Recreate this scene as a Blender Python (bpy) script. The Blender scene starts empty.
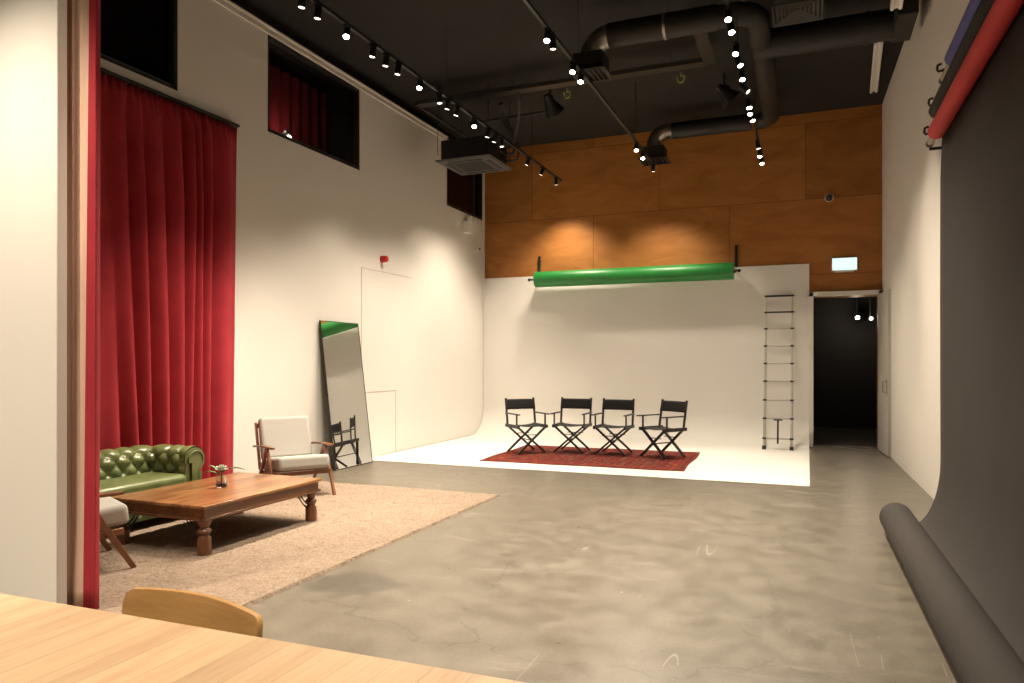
import bpy, bmesh, math, random
from mathutils import Vector, Matrix, Euler
random.seed(7)
PI = math.pi
scene = bpy.context.scene
COL = scene.collection
R = math.radians

# ------------------------------------------------------------------ materials
class NT:
    def __init__(s, name):
        s.m = bpy.data.materials.new(name); s.m.use_nodes = True
        s.t = s.m.node_tree; s.n = s.t.nodes; s.l = s.t.links
        s.b = s.n['Principled BSDF']
    def node(s, typ, **kw):
        n = s.n.new(typ)
        for k, v in kw.items():
            if k.startswith('_'): setattr(n, k[1:], v)
            else: n.inputs[k.replace('__', ' ')].default_value = v
        return n
    def link(s, a, b): s.l.new(a, b)
    def coord(s, scale=(1, 1, 1), which='Object', loc=(0, 0, 0), rot=(0, 0, 0)):
        tc = s.n.new('ShaderNodeTexCoord'); mp = s.n.new('ShaderNodeMapping')
        mp.inputs['Scale'].default_value = scale; mp.inputs['Location'].default_value = loc
        mp.inputs['Rotation'].default_value = rot
        s.link(tc.outputs[which], mp.inputs['Vector']); return mp.outputs['Vector']
    def noise(s, vec, scale, detail=4, rough=.55, dist=0):
        n = s.n.new('ShaderNodeTexNoise'); n.inputs['Scale'].default_value = scale
        n.inputs['Detail'].default_value = detail; n.inputs['Roughness'].default_value = rough
        n.inputs['Distortion'].default_value = dist
        s.link(vec, n.inputs['Vector']); return n.outputs['Fac']
    def ramp(s, fac, stops, interp='LINEAR'):
        r = s.n.new('ShaderNodeValToRGB'); r.color_ramp.interpolation = interp
        e = r.color_ramp.elements
        while len(e) < len(stops): e.new(.5)
        for el, (p, c) in zip(e, stops):
            el.position = p; el.color = (c, c, c, 1) if isinstance(c, (int, float)) else (*c, 1)
        s.link(fac, r.inputs['Fac']); return r.outputs['Color']
    def mix(s, fac, a, b, mode='MIX'):
        m = s.n.new('ShaderNodeMix'); m.data_type = 'RGBA'; m.blend_type = mode
        for i, v in ((0, fac), (6, a), (7, b)):
            sock = m.inputs[i]
            if isinstance(v, (int, float)): sock.default_value = v if i == 0 else (v, v, v, 1)
            elif isinstance(v, tuple): sock.default_value = (*v, 1)
            else: s.link(v, sock)
        return m.outputs[2]
    def math(s, op, a, b=0.0, c=0.0):
        m = s.n.new('ShaderNodeMath'); m.operation = op
        for i, v in enumerate((a, b, c)):
            if isinstance(v, (int, float)): m.inputs[i].default_value = v
            else: s.link(v, m.inputs[i])
        return m.outputs[0]
    def bump(s, h, strength=.3, dist=.01):
        b = s.n.new('ShaderNodeBump'); b.inputs['Strength'].default_value = strength
        b.inputs['Distance'].default_value = dist
        s.link(h, b.inputs['Height']); s.link(b.outputs['Normal'], s.b.inputs['Normal'])
    def color(s, c):
        if isinstance(c, tuple): s.b.inputs['Base Color'].default_value = (*c, 1)
        else: s.link(c, s.b.inputs['Base Color'])
    def set(s, **kw):
        for k, v in kw.items():
            k = k.replace('__', ' ')
            if isinstance(v, (int, float)): s.b.inputs[k].default_value = v
            elif isinstance(v, tuple): s.b.inputs[k].default_value = (*v, 1)
            else: s.link(v, s.b.inputs[k])
        return s.m

M = {}
def plain(name, col, rough=.5, metal=0, var=.12, scale=25, bump=0, spec=.5):
    t = NT(name); v = t.coord()
    f = t.noise(v, scale, 3)
    a = tuple(c * (1 - var) for c in col); b = tuple(min(1, c * (1 + var)) for c in col)
    t.color(t.ramp(f, [(.3, a), (.7, b)]))
    if bump: t.bump(f, bump, .004)
    M[name] = t.set(Roughness=rough, Metallic=metal, Specular__IOR__Level=spec); return t

def wall_paint(name, col):
    t = NT(name); v = t.coord()
    f = t.noise(v, .7, 4)
    t.color(t.ramp(f, [(.3, tuple(c * .96 for c in col)), (.75, col)]))
    g = t.noise(v, 160, 2); t.bump(g, .06, .002)
    M[name] = t.set(Roughness=.55, Specular__IOR__Level=.25)
wall_paint('wall_white', (.76, .735, .69))
wall_paint('cyc_white', (.80, .785, .75))
plain('white_trim', (.75, .73, .69), .4, var=.03)
plain('white_plastic', (.8, .79, .76), .35, var=.03)
plain('black_metal', (.012, .012, .012), .42, var=.2)
plain('black_plastic', (.018, .018, .019), .38, var=.2)
plain('ceiling_black', (.0125, .0107, .0096), .85, var=.25, scale=2)
plain('duct_black', (.0135, .0122, .011), .55, var=.25, scale=6)
plain('steel', (.42, .40, .37), .3, 1, var=.1)
plain('aluminium', (.52, .50, .46), .4, .35, var=.08)
plain('door_paint', (.56, .545, .51), .4, var=.03)
plain('galvanised', (.36, .34, .31), .33, 1, var=.25, scale=14)
plain('vent_grey', (.05, .047, .043), .5, var=.1)
plain('grille_dark', (.004, .004, .004), .6, var=.1)
plain('ac_grey', (.026, .0245, .023), .5, var=.1)
plain('black_wood', (.013, .012, .011), .45, var=.3)
plain('canvas_black', (.011, .0105, .010), .9, var=.3, scale=150, bump=.2)
plain('red_plastic', (.5, .015, .012), .35, var=.05)
plain('hook_yellow', (.55, .6, .12), .4, var=.1)
plain('cushion_fabric', (.37, .357, .33), .95, var=.12, scale=260, bump=.35, spec=.15)
plain('paper_grey', (.043, .038, .035), .85, var=.06, scale=2.2, spec=.2)
plain('paper_black', (.0055, .005, .005), .8, var=.15)
plain('paper_red', (.56, .026, .028), .7, var=.08, scale=3)
plain('paper_blue', (.085, .09, .33), .7, var=.08, scale=3)
plain('paper_green', (.016, .20, .035), .42, var=.1, scale=3)
plain('card_tube', (.42, .36, .28), .6, var=.1)
plain('lining', (.62, .42, .32), .85, var=.07, scale=4, spec=.15)
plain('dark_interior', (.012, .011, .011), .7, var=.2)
plain('mirror_back', (.10, .13, .10), .6, var=.1)
plain('button_leather', (.05, .085, .012), .3)
plain('leaf_green', (.11, .2, .07), .45, var=.35, scale=40)
plain('leaf_pale', (.40, .45, .36), .45, var=.3, scale=60)
plain('pebbles', (.45, .4, .33), .6, var=.5, scale=90)
plain('dark_brass', (.05, .035, .02), .4, 1)

def emission(name, col, strength):
    t = NT(name); t.color((0, 0, 0)); v = t.coord(); f = t.noise(v, 3, 1)
    c = t.ramp(f, [(0, tuple(x * .97 for x in col)), (1, col)])
    M[name] = t.set(Emission__Color=c, Emission__Strength=strength)
emission('lens_bright', (1, .90, .74), 30)
emission('lens_soft', (1, .88, .70), 4)
emission('sign_lit', (.70, 1.0, .93), 1.25)
emission('led_green', (.4, 1.0, .75), 2)

# glass
t = NT('glass'); t.color((.95, .97, .96)); vv = t.coord(); ff = t.noise(vv, 4, 1)
M['glass'] = t.set(Roughness=t.ramp(ff, [(0, .01), (1, .03)]), Transmission__Weight=1.0, IOR=1.45)
t = NT('dark_glass'); vv = t.coord(); ff = t.noise(vv, 1.5, 2)
t.color(t.ramp(ff, [(.2, (.45, .45, .45)), (.8, (.5, .5, .5))]))
M['dark_glass'] = t.m
tr = t.n.new('ShaderNodeBsdfTransparent'); t.link(t.ramp(ff, [(.2, (.42, .42, .42)), (.8, (.46, .46, .46))]), tr.inputs['Color'])
gl = t.n.new('ShaderNodeBsdfGlossy'); gl.inputs['Roughness'].default_value = .01
fr = t.n.new('ShaderNodeFresnel'); fr.inputs['IOR'].default_value = 1.5
ms = t.n.new('ShaderNodeMixShader'); t.link(fr.outputs[0], ms.inputs[0]); t.link(tr.outputs[0], ms.inputs[1]); t.link(gl.outputs[0], ms.inputs[2])
t.link(ms.outputs[0], t.n['Material Output'].inputs['Surface'])
t = NT('mirror_glass'); vv = t.coord(); ff = t.noise(vv, 2, 1)
t.color(t.ramp(ff, [(.2, (.92, .92, .90)), (.8, (.95, .95, .93))]))
M['mirror_glass'] = t.set(Roughness=.005, Metallic=1.0)

def wood(name, c1, c2, c3, axis='Y', scale=1.0, rough=.35, plank=None, stretch=14, coat=0.0):
    t = NT(name)
    sc = {'X': (1, stretch, stretch), 'Y': (stretch, 1, stretch), 'Z': (stretch, stretch, 1)}[axis]
    v = t.coord(tuple(s * scale for s in sc))
    if plank:
        w, across, shift = plank
        tc = t.n.new('ShaderNodeTexCoord'); sep = t.n.new('ShaderNodeSeparateXYZ'); t.link(tc.outputs['Object'], sep.inputs[0])
        pi_ = t.math('FLOOR', t.math('DIVIDE', sep.outputs[across], w))
        wn = t.n.new('ShaderNodeTexWhiteNoise'); wn.noise_dimensions = '1D'; t.link(pi_, wn.inputs['W'])
        va = t.n.new('ShaderNodeVectorMath'); va.operation = 'ADD'
        sc2 = t.n.new('ShaderNodeVectorMath'); sc2.operation = 'SCALE'; t.link(wn.outputs['Color'], sc2.inputs[0]); sc2.inputs['Scale'].default_value = 30
        t.link(v, va.inputs[0]); t.link(sc2.outputs[0], va.inputs[1]); v = va.outputs[0]
    f = t.noise(v, 1.6, 6, .6, .6)
    col = t.ramp(f, [(.35, c1), (.5, c2), (.65, c3)])
    f2 = t.noise(v, 9, 3, .6, .2)
    col = t.mix(.35, col, t.ramp(f2, [(.3, tuple(x * .8 for x in c2)), (.7, tuple(min(1, x * 1.1) for x in c3))]))
    if plank:
        tone = t.math('MULTIPLY_ADD', wn.outputs['Value'], shift, 1 - shift * .5)
        m = t.n.new('ShaderNodeVectorMath'); m.operation = 'SCALE'; t.link(col, m.inputs[0]); t.link(tone, m.inputs['Scale'])
        fr = t.math('FRACT', t.math('DIVIDE', sep.outputs[across], w))
        edge = t.math('LESS_THAN', t.math('ABSOLUTE', t.math('SUBTRACT', fr, .5)), .5 - .0012 / w)
        dark = t.math('MULTIPLY_ADD', edge, .30, .70)
        m2 = t.n.new('ShaderNodeVectorMath'); m2.operation = 'SCALE'; t.link(m.outputs[0], m2.inputs[0]); t.link(dark, m2.inputs['Scale'])
        col = m2.outputs[0]
    t.color(col); t.bump(f2, .08, .003)
    M[name] = t.set(Roughness=rough, Coat__Weight=coat, Coat__Roughness=.25)
wood('oak_table', (.42, .268, .155), (.50, .335, .20), (.55, .38, .235), 'Y', .9, .42, (.10, 0, .22))
wood('oak_chair', (.33, .18, .062), (.40, .225, .08), (.45, .265, .10), 'X', 1, .38, None, 12)
wood('sheesham', (.06, .018, .006), (.19, .075, .026), (.40, .20, .08), 'Y', 1.3, .28, (.17, 0, .45), 9, .25)
wood('sheesham_dark', (.055, .018, .007), (.12, .042, .015), (.20, .08, .028), 'Z', .8, .3, None, 6, .2)
wood('sheesham_apron', (.05, .018, .007), (.12, .042, .015), (.19, .075, .026), 'Y', .8, .3, None, 8, .2)
wood('walnut', (.10, .032, .012), (.17, .060, .022), (.23, .088, .035), 'Z', 1, .35, None, 9, .1)
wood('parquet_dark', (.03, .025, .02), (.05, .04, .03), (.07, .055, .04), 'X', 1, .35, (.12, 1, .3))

# plywood wall with staggered sheets
t = NT('plywood')
tc = t.n.new('ShaderNodeTexCoord'); sep = t.n.new('ShaderNodeSeparateXYZ'); t.link(tc.outputs['Object'], sep.inputs[0])
X, Z = sep.outputs['X'], sep.outputs['Z']
zr = t.math('DIVIDE', t.math('SUBTRACT', Z, 4.21), 1.29)
row = t.math('FLOOR', zr)
off = t.math('MULTIPLY', t.math('ABSOLUTE', t.math('MODULO', row, 2.0)), 1.25)
xr = t.math('DIVIDE', t.math('ADD', t.math('ADD', X, off), 10.0), 2.49)
sheet = t.math('ADD', t.math('FLOOR', xr), t.math('MULTIPLY', row, 17.3))
wn = t.n.new('ShaderNodeTexWhiteNoise'); wn.noise_dimensions = '1D'; t.link(sheet, wn.inputs['W'])
v = t.coord((.5, 1, 1.6))
sc2 = t.n.new('ShaderNodeVectorMath'); sc2.operation = 'SCALE'; t.link(wn.outputs['Color'], sc2.inputs[0]); sc2.inputs['Scale'].default_value = 20
va = t.n.new('ShaderNodeVectorMath'); va.operation = 'ADD'; t.link(v, va.inputs[0]); t.link(sc2.outputs[0], va.inputs[1]); v = va.outputs[0]
f = t.noise(v, 2.2, 7, .62, .9)
col = t.ramp(f, [(.25, (.285, .108, .025)), (.5, (.375, .152, .038)), (.75, (.45, .195, .054))])
k = t.noise(v, 7, 2, .5, .2)
col = t.mix(t.ramp(k, [(.70, 0.0), (.80, .55)]), col, (.14, .04, .008))
tone = t.math('MULTIPLY_ADD', wn.outputs['Value'], .22, .89)
m = t.n.new('ShaderNodeVectorMath'); m.operation = 'SCALE'; t.link(col, m.inputs[0]); t.link(tone, m.inputs['Scale'])
def seam(u, w):
    d = t.math('ABSOLUTE', t.math('SUBTRACT', t.math('FRACT', u), .5))
    return t.math('GREATER_THAN', d, .5 - w)
sm = t.math('MAXIMUM', seam(zr, .005), seam(xr, .0028))
t.color(t.mix(t.math('MULTIPLY', sm, .55), m.outputs[0], (.08, .025, .006)))
t.bump(f, .05, .003)
M['plywood'] = t.set(Roughness=.5, Specular__IOR__Level=.3)

# concrete floor
t = NT('concrete')
v = t.coord()
f1 = t.noise(v, .8, 8, .68, .8); f2 = t.noise(v, 4.0, 8, .7, .4); f3 = t.noise(v, 40, 3)
col = t.ramp(f1, [(.30, (.092, .079, .059)), (.5, (.120, .104, .079)), (.72, (.150, .131, .101))])
col = t.mix(.5, col, t.ramp(f2, [(.36, (.080, .068, .050)), (.64, (.165, .144, .111))]))
col = t.mix(.12, col, t.ramp(f3, [(.3, (.08, .07, .056)), (.7, (.26, .235, .19))]))
# pale wear patches
w = t.noise(t.coord((.6, 1.5, 1)), 1.3, 7, .7, 1.2)
col = t.mix(t.ramp(w, [(.59, 0.0), (.66, .32)]), col, (.27, .245, .205))
# hairline cracks
vc = t.n.new('ShaderNodeTexVoronoi'); vc.feature = 'DISTANCE_TO_EDGE'; vc.inputs['Scale'].default_value = .45
wa = t.n.new('ShaderNodeVectorMath'); wa.operation = 'ADD'; wn2 = t.n.new('ShaderNodeTexNoise'); wn2.inputs['Scale'].default_value = 2.2; wn2.inputs['Detail'].default_value = 5
t.link(v, wn2.inputs['Vector']); ws = t.n.new('ShaderNodeVectorMath'); ws.operation = 'SCALE'; ws.inputs['Scale'].default_value = .55; t.link(wn2.outputs['Color'], ws.inputs[0])
t.link(v, wa.inputs[0]); t.link(ws.outputs[0], wa.inputs[1]); t.link(wa.outputs[0], vc.inputs['Vector'])
ck = t.math('MULTIPLY', t.math('LESS_THAN', vc.outputs['Distance'], .0035), t.math('GREATER_THAN', t.noise(t.coord(loc=(5, 2, 0)), 1.4, 3), .48))
col = t.mix(t.math('MULTIPLY', ck, .4), col, (.05, .043, .034))
# dark damp stain near the shag rug
tc = t.n.new('ShaderNodeTexCoord'); d = t.n.new('ShaderNodeVectorMath'); d.operation = 'DISTANCE'
dv = t.coord((1, 1.25, 1)); t.link(dv, d.inputs[0]); d.inputs[1].default_value = (-2.75, 4.02 * 1.25, 0)
dd = t.math('ADD', d.outputs['Value'], t.math('MULTIPLY', t.math('SUBTRACT', f2, .5), .5))
stain = t.ramp(dd, [(.26, .85), (.36, 0.0)])
col = t.mix(stain, col, (.075, .066, .054))
# scratches: thin ridges of stretched, rotated noise
def scratch(rot, sc, thr, scale):
    vv = t.coord(sc, rot=(0, 0, rot)); n = t.noise(vv, scale, 2, .5, .3)
    line = t.math('LESS_THAN', t.math('ABSOLUTE', t.math('SUBTRACT', n, .5)), .0011)
    gate = t.math('GREATER_THAN', t.noise(t.coord(loc=(rot * 9, sc[0], 0)), 1.1, 3), thr)
    return t.math('MULTIPLY', line, gate)
s = t.math('MAXIMUM', scratch(.45, (1, .07, 1), .60, 1.6), t.math('MAXIMUM', scratch(-1.0, (1, .06, 1), .63, 1.4), scratch(1.25, (1, .08, 1), .62, 1.8)))
col = t.mix(t.math('MULTIPLY', s, .36), col, (.40, .37, .31))
vo = t.n.new('ShaderNodeTexVoronoi'); vo.inputs['Scale'].default_value = 5.0; t.link(t.coord(), vo.inputs['Vector'])
sp = t.math('LESS_THAN', vo.outputs['Distance'], .035)
spg = t.math('GREATER_THAN', t.noise(v, 1.7, 2), .52)
col = t.mix(t.math('MULTIPLY', t.math('MULTIPLY', sp, spg), .7), col, (.6, .55, .46))
t.color(col)
t.bump(f2, .04, .004)
M['concrete'] = t.set(Roughness=t.ramp(f2, [(.3, .27), (.7, .42)]), Specular__IOR__Level=.45)

# red velvet
t = NT('velvet'); v = t.coord()
f = t.noise(v, 3, 4)
t.color(t.ramp(f, [(.3, (.29, .020, .030)), (.7, (.37, .030, .042))]))
g = t.noise(v, 300, 2); t.bump(g, .15, .002)
M['velvet'] = t.set(Roughness=.75, Sheen__Weight=.08, Sheen__Roughness=.4, Sheen__Tint=(1, .25, .25), Specular__IOR__Level=.2)

# green leather
t = NT('leather'); v = t.coord()
f = t.noise(v, 6, 5)
t.color(t.ramp(f, [(.3, (.088, .112, .036)), (.7, (.155, .185, .072))]))
vo = t.n.new('ShaderNodeTexVoronoi'); vo.inputs['Scale'].default_value = 140; t.link(v, vo.inputs['Vector'])
t.bump(vo.outputs['Distance'], .12, .002)
M['leather'] = t.set(Roughness=.30, Specular__IOR__Level=.6, Coat__Weight=.25, Coat__Roughness=.2)

# shag
t = NT('shag'); v = t.coord()
f = t.noise(v, 42, 5, .8); f2 = t.noise(v, 5, 6, .7)
c = t.ramp(f, [(.32, (.15, .108, .078)), (.5, (.265, .202, .152)), (.68, (.37, .292, .23))])
t.color(t.mix(.3, c, t.ramp(f2, [(.35, (.185, .136, .10)), (.65, (.33, .256, .198))])))
t.bump(f, .9, .012); M['shag'] = t.set(Roughness=.95, Specular__IOR__Level=.1)

# persian rug (object coords: x -1.45..1.45, y -1.03..1.03)
t = NT('persian')
tc = t.n.new('ShaderNodeTexCoord'); sep = t.n.new('ShaderNodeSeparateXYZ'); t.link(tc.outputs['Object'], sep.inputs[0])
ax = t.math('ABSOLUTE', sep.outputs['X']); ay = t.math('ABSOLUTE', sep.outputs['Y'])
edge = t.math('MINIMUM', t.math('SUBTRACT', 1.45, ax), t.math('SUBTRACT', 1.03, ay))
v = t.coord(); n1 = t.noise(v, 9, 4)
base = t.ramp(n1, [(.35, (.055, .009, .009)), (.6, (.16, .022, .015))])
vo = t.n.new('ShaderNodeTexVoronoi'); vo.inputs['Scale'].default_value = 4.2; vo.inputs['Randomness'].default_value = .25; vo.distance = 'MANHATTAN'; t.link(v, vo.inputs['Vector'])
ring = t.ramp(vo.outputs['Distance'], [(.0, (.025, .015, .025)), (.26, (.30, .14, .07)), (.36, (.02, .010, .016)), (.52, (.14, .020, .015))], 'CONSTANT')
vo2 = t.n.new('ShaderNodeTexVoronoi'); vo2.inputs['Scale'].default_value = 10; vo2.inputs['Randomness'].default_value = .5; t.link(v, vo2.inputs['Vector'])
fine = t.ramp(vo2.outputs['Distance'], [(.0, (.03, .02, .03)), (.32, (.18, .028, .019)), (.6, (.27, .15, .075))], 'CONSTANT')
field = t.mix(.8, base, ring); field = t.mix(.35, field, fine)
bord = t.mix(.40, t.ramp(n1, [(.3, (.15, .022, .015)), (.7, (.21, .033, .021))]), fine)
isf = t.math('GREATER_THAN', edge, .30)
col = t.mix(isf, bord, field)
for a, b, c in ((.285, .305, (.05, .02, .025)), (.055, .075, (.05, .02, .025)), (-.1, .02, (.16, .04, .025))):
    band = t.math('MULTIPLY', t.math('GREATER_THAN', edge, a), t.math('LESS_THAN', edge, b))
    col = t.mix(t.math('MULTIPLY', band, .8), col, c)
t.color(col); t.bump(n1, .2, .004)
M['persian'] = t.set(Roughness=.95, Specular__IOR__Level=.1)

# ------------------------------------------------------------------ mesh builder
class MB:
    def __init__(s): s.v = []; s.f = []; s.mi = []; s.cur = 0
    def add(s, vs, fs):
        o = len(s.v); s.v += [tuple(p) for p in vs]
        for f in fs: s.f.append(tuple(i + o for i in f)); s.mi.append(s.cur)
    def box(s, c, d, rot=None, taper=1.0):
        x, y, z = (a / 2 for a in d); vs = []
        for sz in (-1, 1):
            k = taper if sz < 0 else 1.0
            for sx, sy in ((-1, -1), (1, -1), (1, 1), (-1, 1)): vs.append(Vector((sx * x * k, sy * y * k, sz * z)))
        if rot is not None: vs = [rot @ p for p in vs]
        vs = [p + Vector(c) for p in vs]
        s.add(vs, [(3, 2, 1, 0), (4, 5, 6, 7), (0, 1, 5, 4), (1, 2, 6, 5), (2, 3, 7, 6), (3, 0, 4, 7)]); return s
    def bar(s, a, b, w, h, up=(0, 0, 1), w2=None, h2=None):
        a = Vector(a); b = Vector(b); d = (b - a).normalized(); up = Vector(up)
        sx = d.cross(up)
        if sx.length < 1e-4: sx = d.cross(Vector((0, 1, 0)))
        sx.normalize(); u = sx.cross(d).normalized()
        w2 = w2 or w; h2 = h2 or h; vs = []
        for p, ww, hh in ((a, w, h), (b, w2, h2)):
            for i, j in ((-1, -1), (1, -1), (1, 1), (-1, 1)): vs.append(p + sx * (i * ww / 2) + u * (j * hh / 2))
        s.add(vs, [(3, 2, 1, 0), (4, 5, 6, 7), (0, 1, 5, 4), (1, 2, 6, 5), (2, 3, 7, 6), (3, 0, 4, 7)]); return s
    def tube(s, path, r, n=12, caps=True):
        P = [Vector(p) for p in path]; m = len(P)
        rr = r if isinstance(r, (list, tuple)) else [r] * m
        T = [((P[min(i + 1, m - 1)] - P[max(i - 1, 0)]).normalized()) for i in range(m)]
        ref = Vector((0, 0, 1)) if abs(T[0].z) < .9 else Vector((1, 0, 0))
        nrm = T[0].cross(ref).normalized(); vs = []
        for i in range(m):
            nrm = (nrm - T[i] * nrm.dot(T[i])).normalized(); b = T[i].cross(nrm)
            for k in range(n):
                a = 2 * PI * k / n; vs.append(P[i] + (nrm * math.cos(a) + b * math.sin(a)) * rr[i])
        fs = [(i * n + k, i * n + (k + 1) % n, (i + 1) * n + (k + 1) % n, (i + 1) * n + k) for i in range(m - 1) for k in range(n)]
        if caps: fs += [tuple(range(n - 1, -1, -1)), tuple((m - 1) * n + k for k in range(n))]
        s.add(vs, fs); return s
    def lathe(s, prof, c=(0, 0, 0), n=20, axis=None):
        c = Vector(c); vs = []; m = len(prof)
        Rm = axis or Matrix.Identity(3)
        for r, z in prof:
            for k in range(n):
                a = 2 * PI * k / n; vs.append(c + Rm @ Vector((r * math.cos(a), r * math.sin(a), z)))
        fs = [(i * n + k, i * n + (k + 1) % n, (i + 1) * n + (k + 1) % n, (i + 1) * n + k) for i in range(m - 1) for k in range(n)]
        fs += [tuple(range(n - 1, -1, -1)), tuple((m - 1) * n + k for k in range(n))]
        s.add(vs, fs); return s
    def grid(s, fn, nu, nv, closed=False):
        vs = [fn(i / nu, j / nv) for i in range(nu + 1) for j in range(nv + 1)]
        w = nv + 1
        s.add(vs, [(i * w + j, (i + 1) * w + j, (i + 1) * w + j + 1, i * w + j + 1) for i in range(nu) for j in range(nv)]); return s
    def prism(s, poly, a, b, fn):
        n = len(poly); vs = [fn(p, a) for p in poly] + [fn(p, b) for p in poly]
        fs = [tuple(range(n - 1, -1, -1)), tuple(range(n, 2 * n))] + [(i, (i + 1) % n, n + (i + 1) % n, n + i) for i in range(n)]
        s.add(vs, fs); return s
    def sphere(s, c, r, n=12, sc=(1, 1, 1)):
        prof = [(max(1e-4, r * math.sin(PI * i / n)), -r * math.cos(PI * i / n)) for i in range(n + 1)]
        c = Vector(c); vs = []; k2 = 2 * n
        for rr, z in prof:
            for k in range(k2):
                a = PI * k / n; vs.append((c.x + rr * math.cos(a) * sc[0], c.y + rr * math.sin(a) * sc[1], c.z + z * sc[2]))
        s.add(vs, [(i * k2 + k, i * k2 + (k + 1) % k2, (i + 1) * k2 + (k + 1) % k2, (i + 1) * k2 + k) for i in range(n) for k in range(k2)]); return s
    def build(s, name, mat, parent=None, bevel=0, seg=2, smooth=True, angle=35, loc=(0, 0, 0), subsurf=0):
        me = bpy.data.meshes.new(name); me.from_pydata(s.v, [], s.f)
        bm = bmesh.new(); bm.from_mesh(me); bmesh.ops.recalc_face_normals(bm, faces=bm.faces); bm.to_mesh(me); bm.free()
        mats = mat if isinstance(mat, (list, tuple)) else [mat]
        for k in mats: me.materials.append(M[k])
        if len(mats) > 1: me.polygons.foreach_set('material_index', s.mi)
        if smooth:
            me.polygons.foreach_set('use_smooth', [True] * len(me.polygons))
            me.set_sharp_from_angle(angle=R(angle))
        o = bpy.data.objects.new(name, me); COL.objects.link(o); o.location = loc
        if parent: o.parent = parent
        if bevel:
            b = o.modifiers.new('bevel', 'BEVEL'); b.width = bevel; b.segments = seg; b.limit_method = 'ANGLE'; b.angle_limit = R(40)
            b.harden_normals = False
        if subsurf:
            b = o.modifiers.new('sub', 'SUBSURF'); b.levels = subsurf; b.render_levels = subsurf
        return o

def thing(name, label, cat, loc=(0, 0, 0), rz=0, group=None):
    o = bpy.data.objects.new(name, None); COL.objects.link(o)
    o.empty_display_size = .1; o.location = loc; o.rotation_euler = (0, 0, rz)
    o['label'] = label; o['category'] = cat
    if group: o['group'] = group
    return o
def tag(o, label, cat, group=None):
    o['label'] = label; o['category'] = cat
    if group: o['group'] = group
    return o
def struct(o): o['kind'] = 'structure'; return o
def sempty(name):
    o = bpy.data.objects.new(name, None); COL.objects.link(o); o['kind'] = 'structure'; return o
def kids(o): return [c for c in bpy.data.objects if c.parent == o]
def copy_thing(root, loc, rz, label):
    r = root.copy(); COL.objects.link(r); r.location = loc; r.rotation_euler = (0, 0, rz); r['label'] = label
    for ch in kids(root):
        c = ch.copy(); COL.objects.link(c); c.parent = r
        for g in kids(ch):
            d = g.copy(); COL.objects.link(d); d.parent = c
    return r
def arc(c, r, a0, a1, n, fn):
    return [fn(c, r, a0 + (a1 - a0) * i / n) for i in range(n + 1)]

# ------------------------------------------------------------------ the room
XL, XR, YB, YF, ZC = -6.06, 1.22, 13.45, -4.0, 5.68
ZW = 5.48
struct(MB().box(((XL + XR) / 2, (YB + YF) / 2, -.05), (XR - XL + .4, YB - YF + .4, .1)).build('floor', 'concrete', smooth=False))
struct(MB().box(((XL + XR) / 2 - .2, (YB + YF) / 2, ZC + .05), (XR - XL + 1.0, YB - YF + .6, .1)).build('ceiling', 'ceiling_black', smooth=False))
# left wall with window openings (y0,y1,z0,z1)
WIN = [(3.7, 5.73, 4.25, 5.42), (7.09, 9.05, 4.23, 5.42), (11.82, 13.40, 4.27, 5.35)]
def wall_x(x0, x1, holes, y0, y1, z1, name, mat):
    b = MB(); ys = y0
    for (a, c, d, e) in holes:
        b.box(((x0 + x1) / 2, (ys + a) / 2, z1 / 2), (abs(x1 - x0), a - ys, z1))
        b.box(((x0 + x1) / 2, (a + c) / 2, d / 2), (abs(x1 - x0), c - a, d))
        b.box(((x0 + x1) / 2, (a + c) / 2, (e + z1) / 2), (abs(x1 - x0), c - a, z1 - e)); ys = c
    b.box(((x0 + x1) / 2, (ys + y1) / 2, z1 / 2), (abs(x1 - x0), y1 - ys, z1))
    return struct(b.build(name, mat, smooth=False))
wall_x(XL - .2, XL, WIN, YF, YB + .1, ZW, 'wall_left', 'wall_white')
struct(MB().box((XL - .27, (YB + YF) / 2, (ZW + ZC) / 2), (.3, YB - YF + .2, ZC - ZW)).build('wall_left_upper', 'ceiling_black', smooth=False))
struct(MB().prism([(XR, YF), (XR, 8.8), (XR - .09, YB + .1), (XR + .2, YB + .1), (XR + .2, YF)], 0, ZC, lambda p, z: (p[0], p[1], z)).build('wall_right', 'wall_white', smooth=False))
struct(MB().box(((XL + XR) / 2, YF - .1, ZC / 2), (XR - XL + .4, .2, ZC)).build('wall_front', 'wall_white', smooth=False))
# back wall: plywood with a door opening x .10..1.08, z 0..2.56
DX0, DX1, DZ = .085, 1.07, 2.53
b = MB()
b.box(((XL + DX0) / 2, YB + .1, ZC / 2), (DX0 - XL, .2, ZC))
b.box(((DX0 + DX1) / 2, YB + .1, (DZ + ZC) / 2), (DX1 - DX0, .2, ZC - DZ))
b.box(((DX1 + XR) / 2, YB + .1, ZC / 2), (XR - DX1, .2, ZC))
struct(b.build('wall_back', 'plywood', smooth=False))
# white partition stub on the left, near the camera
struct(MB().box(((XL - 3.92) / 2, 2.886, ZC / 2), (-3.92 - XL, .064, ZC)).build('wall_near_left', 'wall_white', bevel=.006))
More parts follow.
